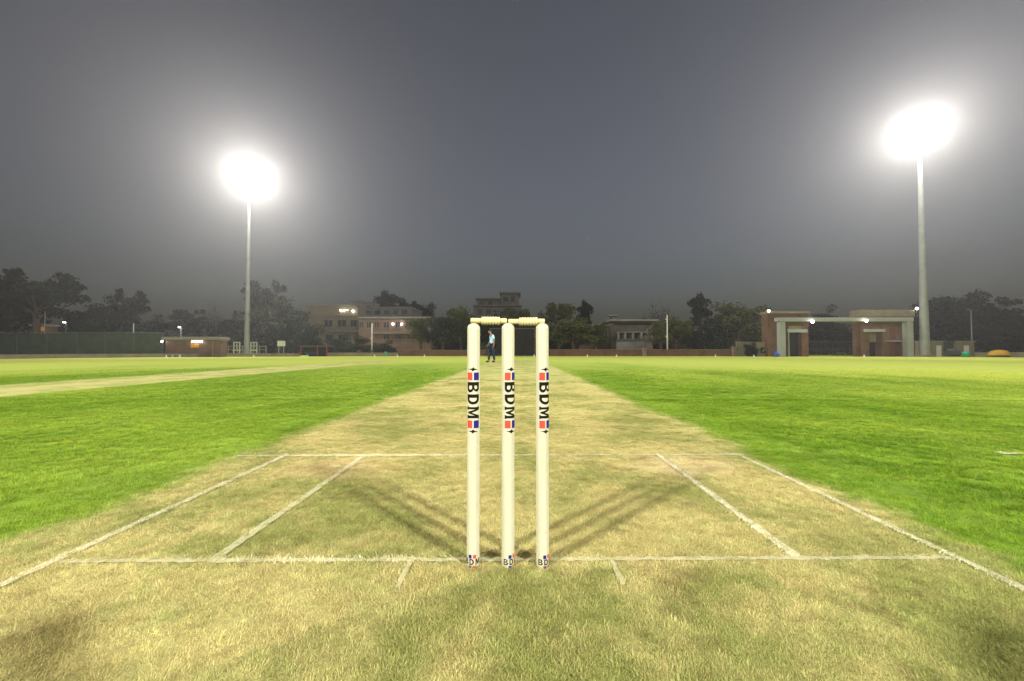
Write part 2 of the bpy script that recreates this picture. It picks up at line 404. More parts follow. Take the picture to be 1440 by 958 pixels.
def crease(name, label, x0, x1, y0, y1, dens=26000, seed=11, paint=1.0):
    g = np.random.default_rng(seed)
    n = int(dens * (x1 - x0) * (y1 - y0) * 1.8)
    along_x = (x1 - x0) > (y1 - y0)
    p = np.stack([g.uniform(x0, x1, n), g.uniform(y0, y1, n)], 1)
    p[:, 1 if along_x else 0] += g.normal(0, 0.006, n)
    o = link(name, blade_mesh(name, p, 0.0095, 0.0015, 1.25, [PW[1], PW[0]], 0.0072, seed)); o['paint'] = float(paint)
    bm = bmesh.new(); bm.from_mesh(o.data)
    # ragged sheet under the blades
    L = (x1 - x0) if along_x else (y1 - y0); ns = max(int(L / 0.02), 4)
    lo = []; hi = []
    for i in range(ns + 1):
        t = i / ns; ja = g.normal(0, 0.0022); jb = g.normal(0, 0.0022)
        if along_x: a = (x0 + L * t, y0 + 0.003 + ja, 0.008); b = (x0 + L * t, y1 - 0.003 + jb, 0.008)
        else: a = (x0 + 0.003 + ja, y0 + L * t, 0.0085); b = (x1 - 0.003 + jb, y0 + L * t, 0.0085)
        lo.append(bm.verts.new(a)); hi.append(bm.verts.new(b))
    for i in range(ns):
        f = bm.faces.new((lo[i], lo[i + 1], hi[i + 1], hi[i])); f.material_index = 1
    bm.normal_update(); bm.to_mesh(o.data); bm.free()
    return tag(o, label, None, None, 'structure')
cr_names = [('bowling_crease', 'faded white line running through the stumps'), ('popping_crease', 'thin white line across the pitch in front of the stumps'),
            ('return_crease', 'outer white line along the side with the worn lawn edge'), ('return_crease', 'outer white line along the side of the tan pitch'),
            ('wide_guideline', 'faded inner white line along the pitch'), ('wide_guideline', 'bright inner white line through the bare footmarks'),
            ('crease_tick', 'short faded white mark behind the stumps'), ('crease_tick', 'short faded white mark behind the stumps')]
for i, ((nm, lb), (x0, x1, y0, y1)) in enumerate(zip(cr_names, LINES)):
    co_ = crease(nm, lb, x0, x1, y0, y1, dens=34000 if i == 5 else (11000 if i in (0, 4) else 5500 if i > 5 else 18000), seed=20 + i, paint=(.85, 1.15, 1.0, 1.0, .85, 1.3, .6, .6)[i])
    if i < 2: co_.location = (0, SKEW[i][0], 0); co_.rotation_euler = (0, 0, math.atan(SKEW[i][1]))
    
crease('worn_paint_mark', 'small pale scrap of old paint on the green lawn', 2.95, 3.09, 1.27, 1.33, dens=9000, seed=40)
for hx, hy in HOLES:
    b = MB(); n = 14; prof = []
    for j, (rr, zz) in enumerate(((1.0, 0.008), (0.75, 0.003), (0.35, -0.006))):
        for k in range(n):
            a = 2 * math.pi * k / n; q = 0.024 * rr * (1 + 0.22 * math.sin(3 * a + hx * 40) + 0.1 * math.sin(5 * a))
            b.v.append((hx + q * 1.35 * math.cos(a), hy + q * math.sin(a), zz + 0.0))
    for j in range(2):
        for k in range(n): b.f.append((j * n + k, j * n + (k + 1) % n, (j + 1) * n + (k + 1) % n, (j + 1) * n + k)); b.mi.append(0)
    b.f.append(tuple(range(2 * n, 3 * n))); b.mi.append(0)
    tag(b.build('worn_hole', mat('dark_soil', (0.125, 0.085, 0.04), 0.95, 0.4, 60), smooth=True), 'small dark hollow of bare soil between the stumps', None, None, 'structure')

# ================================================================== WICKET
SR = 0.0186
def stump_mat():
    m = new_mat('cream_stump_lacquer'); nb = NB(m.node_tree)
    tc = nb.n('TexCoord').outputs['Object']
    mp = nb.n('VectorMath', operation='MULTIPLY'); nb.l(tc, mp.inputs[0]); mp.inputs[1].default_value = (160, 160, 4)
    gr = nb.noise(mp.outputs[0], 1.0, 4, 0.6)
    oi = nb.n('ObjectInfo'); off = nb.n('VectorMath', operation='ADD'); nb.l(tc, off.inputs[0]); nb.l(oi.outputs['Location'], off.inputs[1])
    sc = nb.noise(off.outputs[0], 34, 5, 0.7); big = nb.noise(off.outputs[0], 9, 3, 0.6)
    c = nb.mix(nb.ramp(gr, 0.3, 0.7), (0.350, 0.335, 0.220), (0.405, 0.390, 0.270))
    c = nb.mix(nb.math('MULTIPLY', nb.ramp(sc, 0.60, 0.74), 0.45), c, (0.24, 0.20, 0.11))
    c = nb.mix(nb.math('MULTIPLY', nb.ramp(big, 0.5, 0.8), 0.3), c, (0.33, 0.30, 0.17))
    z = nb.n('SeparateXYZ'); nb.l(tc, z.inputs[0])
    mud = nb.math('MULTIPLY', nb.ramp(nb.math('ADD', z.outputs[2], nb.math('MULTIPLY', sc, 0.05)), 0.055, 0.02), 0.6)
    c = nb.mix(mud, c, (0.24, 0.19, 0.09))
    nb.out(principled(nb, c, nb.math('ADD', 0.36, nb.math('MULTIPLY', sc, 0.25)), gr, 0.12, 0.001, 0.35)); return m
M_STUMP = stump_mat()
M_BAIL = mat('varnished_bail_wood', (0.47, 0.40, 0.19), 0.5, 0.12, 30.0, spec=0.3)
M_BLK = mat('black_print', (0.005, 0.004, 0.003), 0.7, 0.1, spec=.1); M_RED = mat('red_print', (0.46, 0.045, 0.026), 0.6, 0.06, spec=.15); M_BLU = mat('blue_print', (0.008, 0.008, 0.13), 0.6, 0.06, spec=.15)
def wrap(name, parent, polys, m, rot, z0, lift=0.0005):
    """flat print (u sideways in metres, v up) laid round the stump; polys = list of (verts, faces) or a mesh."""
    bm = bmesh.new()
    if isinstance(polys, bpy.types.Mesh): bm.from_mesh(polys)
    else:
        for vs in polys: bm.faces.new([bm.verts.new((u, v, 0)) for u, v in vs])
    bmesh.ops.triangulate(bm, faces=bm.faces)
    for k in range(-14, 15):
        bmesh.ops.bisect_plane(bm, geom=bm.verts[:] + bm.edges[:] + bm.faces[:], plane_co=(k * SR * R(9), 0, 0), plane_no=(1, 0, 0), dist=1e-7)
    for v in bm.verts:
        a = v.co.x / SR + rot; rr = SR + lift
        v.co = (rr * math.sin(a), -rr * math.cos(a), z0 + v.co.y)
    bmesh.ops.triangulate(bm, faces=bm.faces)
    for f in bm.faces:
        f.normal_update(); c = f.calc_center_median()
        if f.normal.x * c.x + f.normal.y * c.y < 0: f.normal_flip()
    me = bpy.data.meshes.new(name); bm.to_mesh(me); bm.free(); me.materials.append(m)
    return link(name, me, parent)
def arc(cx, cy, rx, ry, a0, a1, n=12): return [(cx + rx * math.cos(a0 + (a1 - a0) * k / n), cy + ry * math.sin(a0 + (a1 - a0) * k / n)) for k in range(n + 1)]
def glyphs(t=0.25, w=0.25):                  # heavy capitals, cap height 1, as outlines with their counters
    hp = math.pi / 2
    Bo = [(0, 0), (0, 1)] + arc(.52, .76, .34, .24, hp, -hp * .78) + arc(.55, .27, .38, .27, hp * .78, -hp)
    Bi = [[(t, .60), (t, 1 - w * .8)] + arc(.50, .715, .13, .115, hp, -hp), [(t, w * .8), (t, .43)] + arc(.52, .295, .15, .135, hp, -hp)]
    Do = [(0, 0), (0, 1)] + arc(.38, .5, .52, .5, hp, -hp, 18); Di = [[(t, w * .85), (t, 1 - w * .85)] + arc(.40, .5, .25, .5 - w * .85, hp, -hp, 16)]
    Mo = [(0, 0), (0, .1), (.06, .12), (.06, .88), (0, .9), (0, 1), (.30, 1), (.56, .42), (.82, 1), (1.12, 1), (1.12, .9), (1.06, .88), (1.06, .12), (1.12, .1), (1.12, 0), (.76, 0), (.76, .1), (.82, .12), (.82, .64), (.60, .08), (.50, .08), (.26, .66), (.26, .12), (.33, .1), (.33, 0)]
    return [(Bo, Bi, .93), (Do, Di, .90), (Mo, [], 1.12)]
def text_mesh(w, h, gap, vertical, t=.25):
    cu = bpy.data.curves.new('t', 'CURVE'); cu.dimensions = '2D'; cu.fill_mode = 'FRONT'
    x = 0
    for o, inner, wd in glyphs(t):
        for pl in [o] + inner:
            sp = cu.splines.new('POLY'); sp.points.add(len(pl) - 1); sp.use_cyclic_u = True
            for q, (a, b) in zip(sp.points, pl): q.co = (a + x, b, 0, 1)
        x += wd + gap
    ob = bpy.data.objects.new('t', cu); C.objects.link(ob)
    dg = bpy.context.evaluated_depsgraph_get(); me = bpy.data.meshes.new_from_object(ob.evaluated_get(dg))
    bpy.data.objects.remove(ob); bpy.data.curves.remove(cu)
    co = np.zeros(len(me.vertices) * 3); me.vertices.foreach_get('co', co); co = co.reshape(-1, 3)
    mn, mx = co.min(0), co.max(0); t = (co - mn) / np.maximum(mx - mn, 1e-9) - 0.5
    o = np.zeros_like(co)
    if vertical: o[:, 0] = t[:, 1] * h; o[:, 1] = -t[:, 0] * w        # reads downwards
    else: o[:, 0] = t[:, 0] * w; o[:, 1] = t[:, 1] * h
    me.vertices.foreach_set('co', o.ravel()); me.update(); return me
T_BIG = text_mesh(0.107, 0.0385, .17, True, .31); T_SML = text_mesh(0.050, 0.0165, .3, False, .2)
def rect(u0, u1, v0, v1): return [(u0, v0), (u1, v0), (u1, v1), (u0, v1)]
BOLT = [(-1.0, 0.08), (-0.2, 0.40), (0.05, 1.0), (0.28, 0.36), (1.0, -0.12), (0.22, -0.42), (-0.05, -1.0), (-0.3, -0.32)]
dome = [(SR * math.cos(t), 0.711 - 0.016 + 0.016 * math.sin(t)) for t in np.linspace(0.0, 1.42, 8)]
SPOT = [(-0.1015, R(2), R(-3), 'cream cricket stump with its blue print square turned to the front'),
        (0.0005, R(31), R(38), 'middle cream cricket stump between the two others under both bails'),
        (0.1015, R(28), R(34), 'cream cricket stump under the free end of the lower bail')]
for x, rot, rotb, lab in SPOT:
    t = thing('cricket_stump', lab, 'stump', (x, 0, 0), 0, 'three stumps of the wicket')
    b = MB(); b.lathe([(SR * 0.55, -0.05), (SR * 0.80, -0.012), (SR * 0.97, 0.004), (SR, 0.012), (SR, 0.3)] + dome, 48)
    smooth_angle(b.build('shaft', M_STUMP, t, smooth=True), 50)
    wrap('lettering', t, T_BIG, M_BLK, rot, 0.4845)
    for zc in (0.5545, 0.4155):
        wrap('red_square', t, [rect(-0.0190, -0.0022, -0.0112, 0.0112)], M_RED, rot, zc)
        wrap('blue_square', t, [rect(0.0022, 0.0190, -0.0112, 0.0112)], M_BLU, rot, zc)
    for zc in (0.575, 0.395):
        wrap('bolt_emblem', t, [[(u * 0.0150, v * 0.0064) for u, v in BOLT]], M_BLK, rot, zc)
    wrap('small_lettering', t, T_SML, M_BLK, rotb, 0.0215)
    for zc, hh in ((0.0362, 0.0052), (0.0075, 0.0034)):
        wrap('blue_square', t, [rect(-0.0105, -0.0015, -hh, hh)], M_BLU, rotb, zc)
        wrap('red_square', t, [rect(0.0025, 0.0115, -hh, hh)], M_RED, rotb, zc)
def bail(x, z, tilt, yaw, flip, lab):
    t = thing('cricket_bail', lab, 'bail', (x, 0, z), 0, 'bails on the wicket'); t.rotation_euler = (0, tilt, yaw)
    s = -1 if flip else 1
    b = MB(); rb, rs = 0.0122, 0.0078
    b.lathe([(rs * .9, s * -0.055), (rs, s * -0.0535), (rs, s * -0.0215)][::s] if False else [(rs * .9, -0.0545), (rs, -0.0535), (rs, -0.020)], 24, axis='x'); 
    smooth_angle(b.build('spigot', M_BAIL, t, smooth=True), 40)
    b = MB(); b.lathe([(rs, 0.030), (rs, 0.0515), (rs * .9, 0.0525)], 24, axis='x'); smooth_angle(b.build('spigot', M_BAIL, t, smooth=True), 40)
    pr = [(rs * 0.9, -0.0228), (rb * 0.97, -0.0222), (rb, -0.0195)]
    for g in np.linspace(-0.017, 0.024, 6):
        pr += [(rb * 1.02, g - 0.0022), (rb * 0.88, g - 0.0007), (rb * 0.88, g + 0.0007), (rb * 1.02, g + 0.0022)]
    pr += [(rb, 0.0285), (rb * 0.97, 0.0312), (rs * 0.9, 0.0318)]
    b = MB(); b.lathe(pr, 32, axis='x'); smooth_angle(b.build('barrel', M_BAIL, t, smooth=True), 45)
bail(-0.0556, 0.7180, R(0.8), R(1), False, 'turned wooden bail with the higher end, tilted between two stumps')
bail(0.0560, 0.7158, R(-0.3), R(-2), True, 'turned wooden bail lying level with a gap beside the other bail')

# ================================================================== FLOODLIGHT MASTS
M_STEEL = mat('galvanised_steel', (0.30, 0.315, 0.30), 0.6, 0.15, 0.8, metallic=0.2)
M_FRAME = mat('dark_steel', (0.10, 0.10, 0.10), 0.6, 0.2, 1.0, metallic=0.3)
M_LENS = emit_mat('floodlight_lens', (1.0, 0.98, 0.94), 40)
M_CONC = mat('weathered_concrete', (0.22, 0.185, 0.13), 0.9, 0.25, 0.8)
lamp_body = MB().box(-0.23, 0.23, -0.05, 0.34, -0.22, 0.22).mesh('lamp', M_FRAME)
lens_me = MB().add([(-0.2, -0.06, -0.19), (0.2, -0.06, -0.19), (0.2, -0.06, 0.19), (-0.2, -0.06, 0.19)], [(0, 1, 2, 3)]).mesh('lens', M_LENS)
HW, HH = 4.6, 4.1
def mast(base, hz, lab, r0, r1, watt, spread, aim=(0, 8, 0), roll=0.0):
    base = Vector(base); t = thing('floodlight_mast', lab, 'floodlight', base, 0, 'floodlight masts round the ground')
    H = hz - base.z
    b = MB(); b.tube([(0, 0, 0.35), (0, 0, H * 0.33), (0, 0, H * 0.66), (0, 0, H + HH * 0.45)], [r0, r0 + (r1 - r0) * .36, r0 + (r1 - r0) * .7, r1], 16)
    smooth_angle(b.build('mast_pole', M_STEEL, t, smooth=True), 40)
    MB().tube([(0, 0, 0), (0, 0, 0.36)], r0 * 1.9, 16).build('base_plinth', M_CONC, t)
    d = Vector(aim) - Vector((base.x, base.y, hz)); rz = math.atan2(d.y, d.x) + math.pi / 2
    tilt = math.atan2(-d.z, math.hypot(d.x, d.y))
    M = Matrix.Translation((0, 0, H)) @ Matrix.Rotation(rz, 4, 'Z') @ Matrix.Translation((0, -1.0, 0)) @ Matrix.Rotation(roll, 4, 'Y')
    b = MB()
    rows, cols = 6, 8
    for k in range(rows):
        z = -HH / 2 + HH * (k + 0.5) / rows
        b.box(-HW / 2, HW / 2, 0.30, 0.42, z - 0.32, z - 0.22)
    for x in (-HW / 2, -HW / 6, HW / 6, HW / 2): b.box(x - 0.06, x + 0.06, 0.42, 0.54, -HH / 2, HH / 2)
    o = b.build('head_frame', M_FRAME, t); o.matrix_local = M
    Rt = Matrix.Rotation(tilt * 0.9, 4, 'X')
    for k in range(rows):
        for c in range(cols):
            L = link('lamp', lamp_body, t)
            L.matrix_local = M @ Matrix.Translation((-HW / 2 + HW * (c + 0.5) / cols, 0, -HH / 2 + HH * (k + 0.5) / rows)) @ Rt
            link('lens', lens_me, L)
    ld = bpy.data.lights.new('floodlight_beam', 'AREA'); ld.shape = 'RECTANGLE'; ld.size = HW; ld.size_y = HH
    ld.energy = watt; ld.color = FLOOD_COL; ld.spread = R(spread)
    lo = bpy.data.objects.new('floodlight_beam', ld); C.objects.link(lo); lo.parent = t
    lo.matrix_local = M @ Matrix.Rotation(tilt, 4, 'X') @ Matrix.Translation((0, -0.75, 0)) @ Matrix.Rotation(R(-90), 4, 'X')
    return t
pl = GX(347, 88); pr = GX(1300.5, 72)
hl = W3(346, 251, 88); hr = W3(1291, 187, 72)
mast(pl, hl.z, 'tall floodlight mast with pale pole near the brick hut and white gates', 0.58, 0.22, FRONT_W, 180)
mast(pr, hr.z, 'tall floodlight mast with thick pale pole beside the brick portal building', 0.72, 0.26, FRONT_W * 0.8, 180, roll=R(-2))
for bx, lb in ((-54, 'floodlight mast behind the camera on the side of the brick hut'), (54, 'floodlight mast behind the camera on the side of the brick portal')):
    mast((bx, -54, gz(bx, -54)), 41.5, lb, 0.60, 0.24, BACK_W, 72, aim=(0, -3, 0))

# ================================================================== HAZE
hz = MB().box(-430, 430, -430, 450, -1.6, 54).build('haze', [])
m = new_mat('haze_air'); nb = NB(m.node_tree); pv = nb.n('VolumePrincipled')
pv.inputs['Color'].default_value = (1.0, 0.97, 0.96, 1); pv.inputs['Density'].default_value = HAZE; pv.inputs['Anisotropy'].default_value = 0.68
o = nb.n('OutputMaterial'); nb.l(pv.outputs[0], o.inputs['Volume']); hz.data.materials.append(m)
tag(hz, 'thin night haze hanging over the ground', 'haze', None, 'stuff')
#PART2
# ================================================================== BACKGROUND: materials
M_BRICK = brick_mat('red_brick', (0.19, 0.092, 0.046), (0.145, 0.072, 0.04), (0.17, 0.135, 0.095))
M_BRICK2 = brick_mat('brown_brick', (0.19, 0.105, 0.062), (0.15, 0.08, 0.05), (0.18, 0.145, 0.11))
M_PLAST = mat('cream_plaster', (0.24, 0.205, 0.125), 0.9, 0.22, 0.4)
M_GREY = mat('grey_plaster', (0.22, 0.21, 0.195), 0.9, 0.22, 0.4)
M_PINK = mat('pinkish_plaster', (0.19, 0.125, 0.095), 0.9, 0.22, 0.4)
M_WHITE = mat('chalky_white_paint', (0.66, 0.66, 0.60), 0.7, 0.12, 1.5)
M_SLAB = mat('concrete_slab', (0.25, 0.24, 0.21), 0.85, 0.2, 0.5)
M_PORT = mat('pale_portal_paint', (0.34, 0.36, 0.33), 0.7, 0.12, 0.5)
M_DARKW = mat('dark_window_glass', (0.02, 0.022, 0.024), 0.25, 0.3, 1.0, spec=0.5)
M_NETG = mat('dark_green_shade_net', (0.045, 0.075, 0.045), 0.9, 0.3, 0.7)
M_BLACK = mat('black_screen_cloth', (0.018, 0.017, 0.016), 0.9, 0.25, 0.6)
M_BULB = emit_mat('lamp_glow', (1.0, 0.96, 0.86), 22)
M_TUBE = emit_mat('tube_glow', (1.0, 0.98, 0.92), 12)
M_ORNG = mat('orange_sign_paint', (0.60, 0.27, 0.03), 0.7, 0.15, 2)
M_BLUEP = mat('blue_plastic', (0.04, 0.12, 0.50), 0.4, 0.1, 2); M_GREENP = mat('green_plastic', (0.02, 0.32, 0.16), 0.4, 0.1, 2)
M_YEL = mat('yellow_tarpaulin', (0.55, 0.30, 0.02), 0.7, 0.2, 2); M_REDP = mat('red_post_paint', (0.30, 0.05, 0.04), 0.6, 0.2, 2)
M_BARK = mat('bark', (0.085, 0.065, 0.045), 0.95, 0.35, 2.5)

class Frame:
    """a facade plane at depth D square to the view axis of the ground: sizes come from where its edges stand."""
    def __init__(s, px, D): s.D = D; s.o = GX(px, D); s.px = px
    def X(s, px, dy=0): return W3(px, 480, s.D).x - s.o.x
    def Z(s, py): return W3(s.px, py, s.D).z - s.o.z
def fbox(fr, x0, x1, y0, y1, d0, d1):            # pixel rectangle (x0..x1, top y0 .. bottom y1) as a block from depth d0 to d1 behind the facade
    z1 = fr.Z(y0); z0 = max(fr.Z(y1), 0.0) if y1 < 900 else 0.0
    return (fr.X(x0), fr.X(x1), d0, d1, z0, z1)
def part(fr, name, m, parent, *rects, bevel=0):
    b = MB()
    for r in rects: b.box(*fbox(fr, *r))
    return b.build(name, m, parent, bevel=bevel)
G = 999
def window(fr, parent, x0, x1, y0, y1, m=M_DARKW, fm=M_SLAB, d=-0.05):
    w = part(fr, 'window', m, parent, (x0, x1, y0, y1, d, d + 0.35))
    x0, x1, _, _, z0, z1 = fbox(fr, x0, x1, y0, y1, 0, 0)
    MB().box(x0 - 0.1, x1 + 0.1, d - 0.16, d + 0.02, z0 - 0.16, z0 - 0.02).build('sill', fm, w)
    MB().box((x0 + x1) / 2 - 0.05, (x0 + x1) / 2 + 0.05, d - 0.05, d + 0.02, z0, z1).build('mullion', fm, w)
    return w
def bulb(fr, parent, px, py, r, d=-0.45, m=M_BULB):
    b = MB(); b.lathe([(r * 0.25, -r), (r * .8, -r * .6), (r, 0), (r * .8, r * .6), (r * .25, r)], 10)
    o = b.build('lamp_bulb', m, parent, smooth=True); o.location = (fr.X(px), d, fr.Z(py))
    MB().box(-r * .3, r * .3, 0, -d + 0.1, -r * .2 - 0.02, r * .2).build('lamp_bracket', M_FRAME, o)
    return o

# ------------------------------------------------------------------ boundary walls
def wall_run(name, label, pts, h, th, m, cap=None, cat='wall'):
    """pts: ground points; one long wall with its coping as a part"""
    o0 = pts[0]; t = thing(name, label, cat, o0)
    b = MB(); c = MB()
    for a, e in zip(pts[:-1], pts[1:]):
        a = a - o0; e = e - o0; d = (e - a); d.z = 0; n = Vector((-d.y, d.x, 0)).normalized() * th / 2
        def blk(mb, z0, z1, k):
            vs = []
            for p in (a, e):
                for s in (-1, 1):
                    for z in (z0, z1): vs.append((p.x + n.x * s * k, p.y + n.y * s * k, p.z + z))
            mb.add(vs, [(0, 1, 3, 2), (4, 6, 7, 5), (0, 4, 5, 1), (2, 3, 7, 6), (0, 2, 6, 4), (1, 5, 7, 3)])
        blk(b, -0.1, h, 1); blk(c, h + 0.002, h + 0.09, 1.35)
    b.build('wall_face', m, t); c.build('coping', cap or M_CONC, t); return t
wall_run('boundary_kerb', 'low brown boundary wall in front of the green shade net and brick hut',
         [GX(-130, 43.5), GX(0, 52), GX(120, 60), GX(240, 67), GX(330, 71), GX(421, 73)], 0.50, 0.35, M_CONC)
wall_run('boundary_kerb', 'low tan wall between the dark shelter and the red brick wall', [GX(461, 76), GX(559, 79)], 0.62, 0.3, M_PLAST)
wall_run('brick_wall', 'red brick boundary wall beside the leafy trees and sight screen', [GX(560, 80), GX(688, 82)], 1.15, 0.3, M_BRICK)
wall_run('brick_wall', 'long red brick boundary wall from the sight screen to the corner post', [GX(753, 82), GX(900, 80.5), GX(1032, 78)], 1.25, 0.3, M_BRICK)
wall_run('boundary_kerb', 'low tan wall behind the yellow tarpaulin heap', [GX(1371, 73), GX(1440, 68), GX(1540, 62)], 0.75, 0.3, M_PLAST)
for px, hh, lab in ((1032.5, 1.7, 'tan masonry post at the end of the brick wall'), (906, 1.5, 'pale masonry post standing in the long brick wall')):
    p = GX(px, 77.6 if px > 1000 else 79.9); t = thing('masonry_post', lab, 'post', p)
    MB().box(-.35, .35, -.3, .3, 0, hh).build('post_shaft', M_CONC, t, bevel=0.02); MB().box(-.45, .45, -.4, .4, hh + .002, hh + .14).build('cap', M_SLAB, t, bevel=0.02)

# ------------------------------------------------------------------ sight screen
fr = Frame(720, 79.5)
t = thing('sight_screen', 'black cricket sight screen standing behind the stumps', 'sight screen', fr.o)
xs = np.linspace(689, 751, 6)
for a, b_ in zip(xs[:-1], xs[1:]): part(fr, 'screen_panel', M_BLACK, t, (a + .25, b_ - .25, 463, 500.2, 0, 0.06))
part(fr, 'screen_frame', M_FRAME, t, (688.6, 751.4, 461.6, 462.8, -0.02, 0.12), (688.6, 751.4, 500.3, 501, -0.02, 0.12), (688.2, 688.9, 461.4, G, -0.03, 0.13), (751.1, 751.8, 461.4, G, -0.03, 0.13))
for px in (695, 720, 745):
    b = MB(); x = fr.X(px); b.tube([(x, .1, fr.Z(466)), (x, 2.0, 0.05)], 0.05, 6); b.build('stay', M_FRAME, t)

# ------------------------------------------------------------------ brick hut
fr = Frame(271, 68.5)
t = thing('brick_hut', 'small flat-roofed brick hut with a lit tube lamp over an orange sign', 'hut', fr.o)
part(fr, 'wall', M_BRICK2, t, (233, 310, 478, G, 0, 1.6))
rf = part(fr, 'roof', M_SLAB, t, (231.5, 312.5, 474, 478, -0.7, 1.9), bevel=0.03)
part(fr, 'roof_lip', M_CONC, rf, (309, 316, 479, 480, -0.7, 1))
part(fr, 'tube_lamp', M_TUBE, t, (271.5, 286, 479.8, 481.6, -0.35, -0.2))
part(fr, 'sign_panel', M_ORNG, t, (268, 280, 483.5, 489, -0.06, 0.02))
bulb(fr, t, 231, 480.5, 0.16)
pipe = MB(); pipe.tube([(fr.X(300), -0.1, 0), (fr.X(300), -0.1, fr.Z(479))], 0.06, 6); pipe.build('drain_pipe', M_CONC, t)
# white bench by the hut
p = GX(248, 66.8); t = thing('white_bench', 'white slatted bench in front of the brick hut', 'bench', p)
for k in range(3): MB().box(-.75, .75, -.2 + k * .14, -.08 + k * .14, .42, .46).build('slat', M_WHITE, t)
for s in (-.6, .6): MB().box(s - .04, s + .04, -.2, .2, 0, .418).build('leg', M_WHITE, t)

# ------------------------------------------------------------------ dark green net fence on the far left
fr = Frame(140, 74)
t = thing('net_fence', 'dark green shade net fence under the trees behind the low wall', 'fence', fr.o)
xs = [-60, -18, 24, 66, 108, 148, 188, 229]
for a, b_ in zip(xs[:-1], xs[1:]): part(fr, 'net_panel', M_NETG, t, (a + .5, b_ - .5, 469 + random.uniform(-.6, 1.2), 499, 0, 0.05))
for a in xs:
    b = MB(); x = fr.X(a); b.tube([(x, .03, 0), (x, .03, fr.Z(467.5))], 0.06, 6); b.build('fence_post', M_FRAME, t)
b = MB(); b.tube([(fr.X(-60), .03, fr.Z(468)), (fr.X(229), .03, fr.Z(468))], 0.035, 6); b.build('top_rail', M_STEEL, t)
# kiosk and post
fr = Frame(56, 77)
t = thing('kiosk', 'small kiosk with an orange lit panel and grey roof above the net fence', 'kiosk', fr.o)
part(fr, 'wall', M_BRICK2, t, (46, 64, 459, G, 0, 2)); part(fr, 'roof', M_SLAB, t, (43, 65, 456, 458.9, -.4, 2.3)); part(fr, 'sign_panel', emit_mat('orange_glow', (1, .45, .05), 0.28), t, (52, 63, 459.6, 466, -.06, .02))
def pole(px, D, top, lab, r=0.09, m=M_STEEL, arm=None, name='lamp_post', cat='pole', lit=False, brackets=()):
    p = GX(px, D); fr = Frame(px, D); H = fr.Z(top); t = thing(name, lab, cat, p)
    b = MB(); b.tube([(0, 0, 0), (0, 0, H)], [r, r * .7], 8); b.build('pole_shaft', m, t, smooth=True)
    MB().box(-r * 2, r * 2, -r * 2, r * 2, 0.0, 0.2).build('base', M_CONC, t)
    for q in brackets:
        z = fr.Z(q); MB().box(-.32, .12, -.1, .1, z - .12, z + .12).build('bracket_box', m, t)
    if arm:
        b = MB(); b.tube([(0, 0, H - .1), (arm * .6, -.1, H + .15), (arm, -.15, H + .1)], 0.05, 6); b.build('lamp_arm', m, t)
        MB().box(arm - .16, arm + .16, -.3, 0, H - .06, H + .08).build('lamp_head', M_BULB if lit else M_FRAME, t)
    return t
pole(62, 76, 438, 'thin pale post rising beside the orange kiosk', name='flag_post')
pole(187, 79, 455, 'short grey post behind the green net fence', 0.16, name='fence_pole')
pole(92, 83, 453.5, 'lit lamp post between the two dark trees', arm=-.2, lit=True)
pole(254, 82, 460.5, 'lit lamp post above the brick hut roof', arm=-.2, lit=True)
pole(523, 84, 455, 'pale lamp post in front of the red plastered building', 0.14, M_WHITE, brackets=(476,))
pole(938.5, 84, 443, 'tall white pole behind the long brick wall', 0.14, M_WHITE, brackets=(449, 473))
pole(1367, 80, 436, 'grey lamp post behind the cream sheds', 0.13, arm=-1.0)

# ------------------------------------------------------------------ white gates and guard rail at the mast foot
def gate_frame(x0, x1, y0, y1, D, lab):
    fr = Frame((x0 + x1) / 2, D); t = thing('white_gate', lab, 'gate', fr.o)
    w = 1.1
    part(fr, 'frame', M_WHITE, t, (x0, x0 + w, y0, y1, 0, .1), (x1 - w, x1, y0, y1, 0, .1)); part(fr, 'rail', M_WHITE, t, (x0 + w, x1 - w, y0, y0 + w, 0, .1)); part(fr, 'rail', M_WHITE, t, (x0, x1, y1 + .05, y1 + 1.6, -.2, .2))
    m_ = (x0 + x1) / 2; part(fr, 'bar', M_WHITE, t, (m_ - .4, m_ + .4, y0 + w, y1, .02, .08)); part(fr, 'bar', M_WHITE, t, (x0 + w, x1 - w, (y0 + y1) / 2 - .4, (y0 + y1) / 2 + .4, .01, .09))
    part(fr, 'foot', M_WHITE, t, (x0, x0 + 1, y1 + 1.6, G, 0, .1), (x1 - 1, x1, y1 + 1.6, G, 0, .1))
gate_frame(328.3, 337.6, 481, 492, 86, 'white barred gate frame beside the brick hut side of the mast')
gate_frame(352.2, 361.6, 481, 492, 86, 'white barred gate frame on the leafy tree side of the mast')
fr = Frame(347, 85); t = thing('guard_rail', 'low grey guard rail around the foot of the mast', 'railing', fr.o)
for px in (321, 334, 341, 356, 365, 374): part(fr, 'rail_post', M_STEEL, t, (px - .4, px + .4, 487, G, 0, .1))
part(fr, 'rail', M_STEEL, t, (320, 374.5, 486.5, 487.4, .01, .09)); part(fr, 'rail', M_STEEL, t, (320, 374.5, 491.6, 492.3, .02, .08))
fr = Frame(395, 80); t = thing('notice_board', 'white notice board under the dark tree by the mast', 'sign', fr.o)
part(fr, 'board', M_WHITE, t, (390, 401, 479.5, 487, 0, .08)); part(fr, 'post', M_STEEL, t, (391.5, 392.5, 487, G, .01, .07), (398.5, 399.5, 487, G, .01, .07))
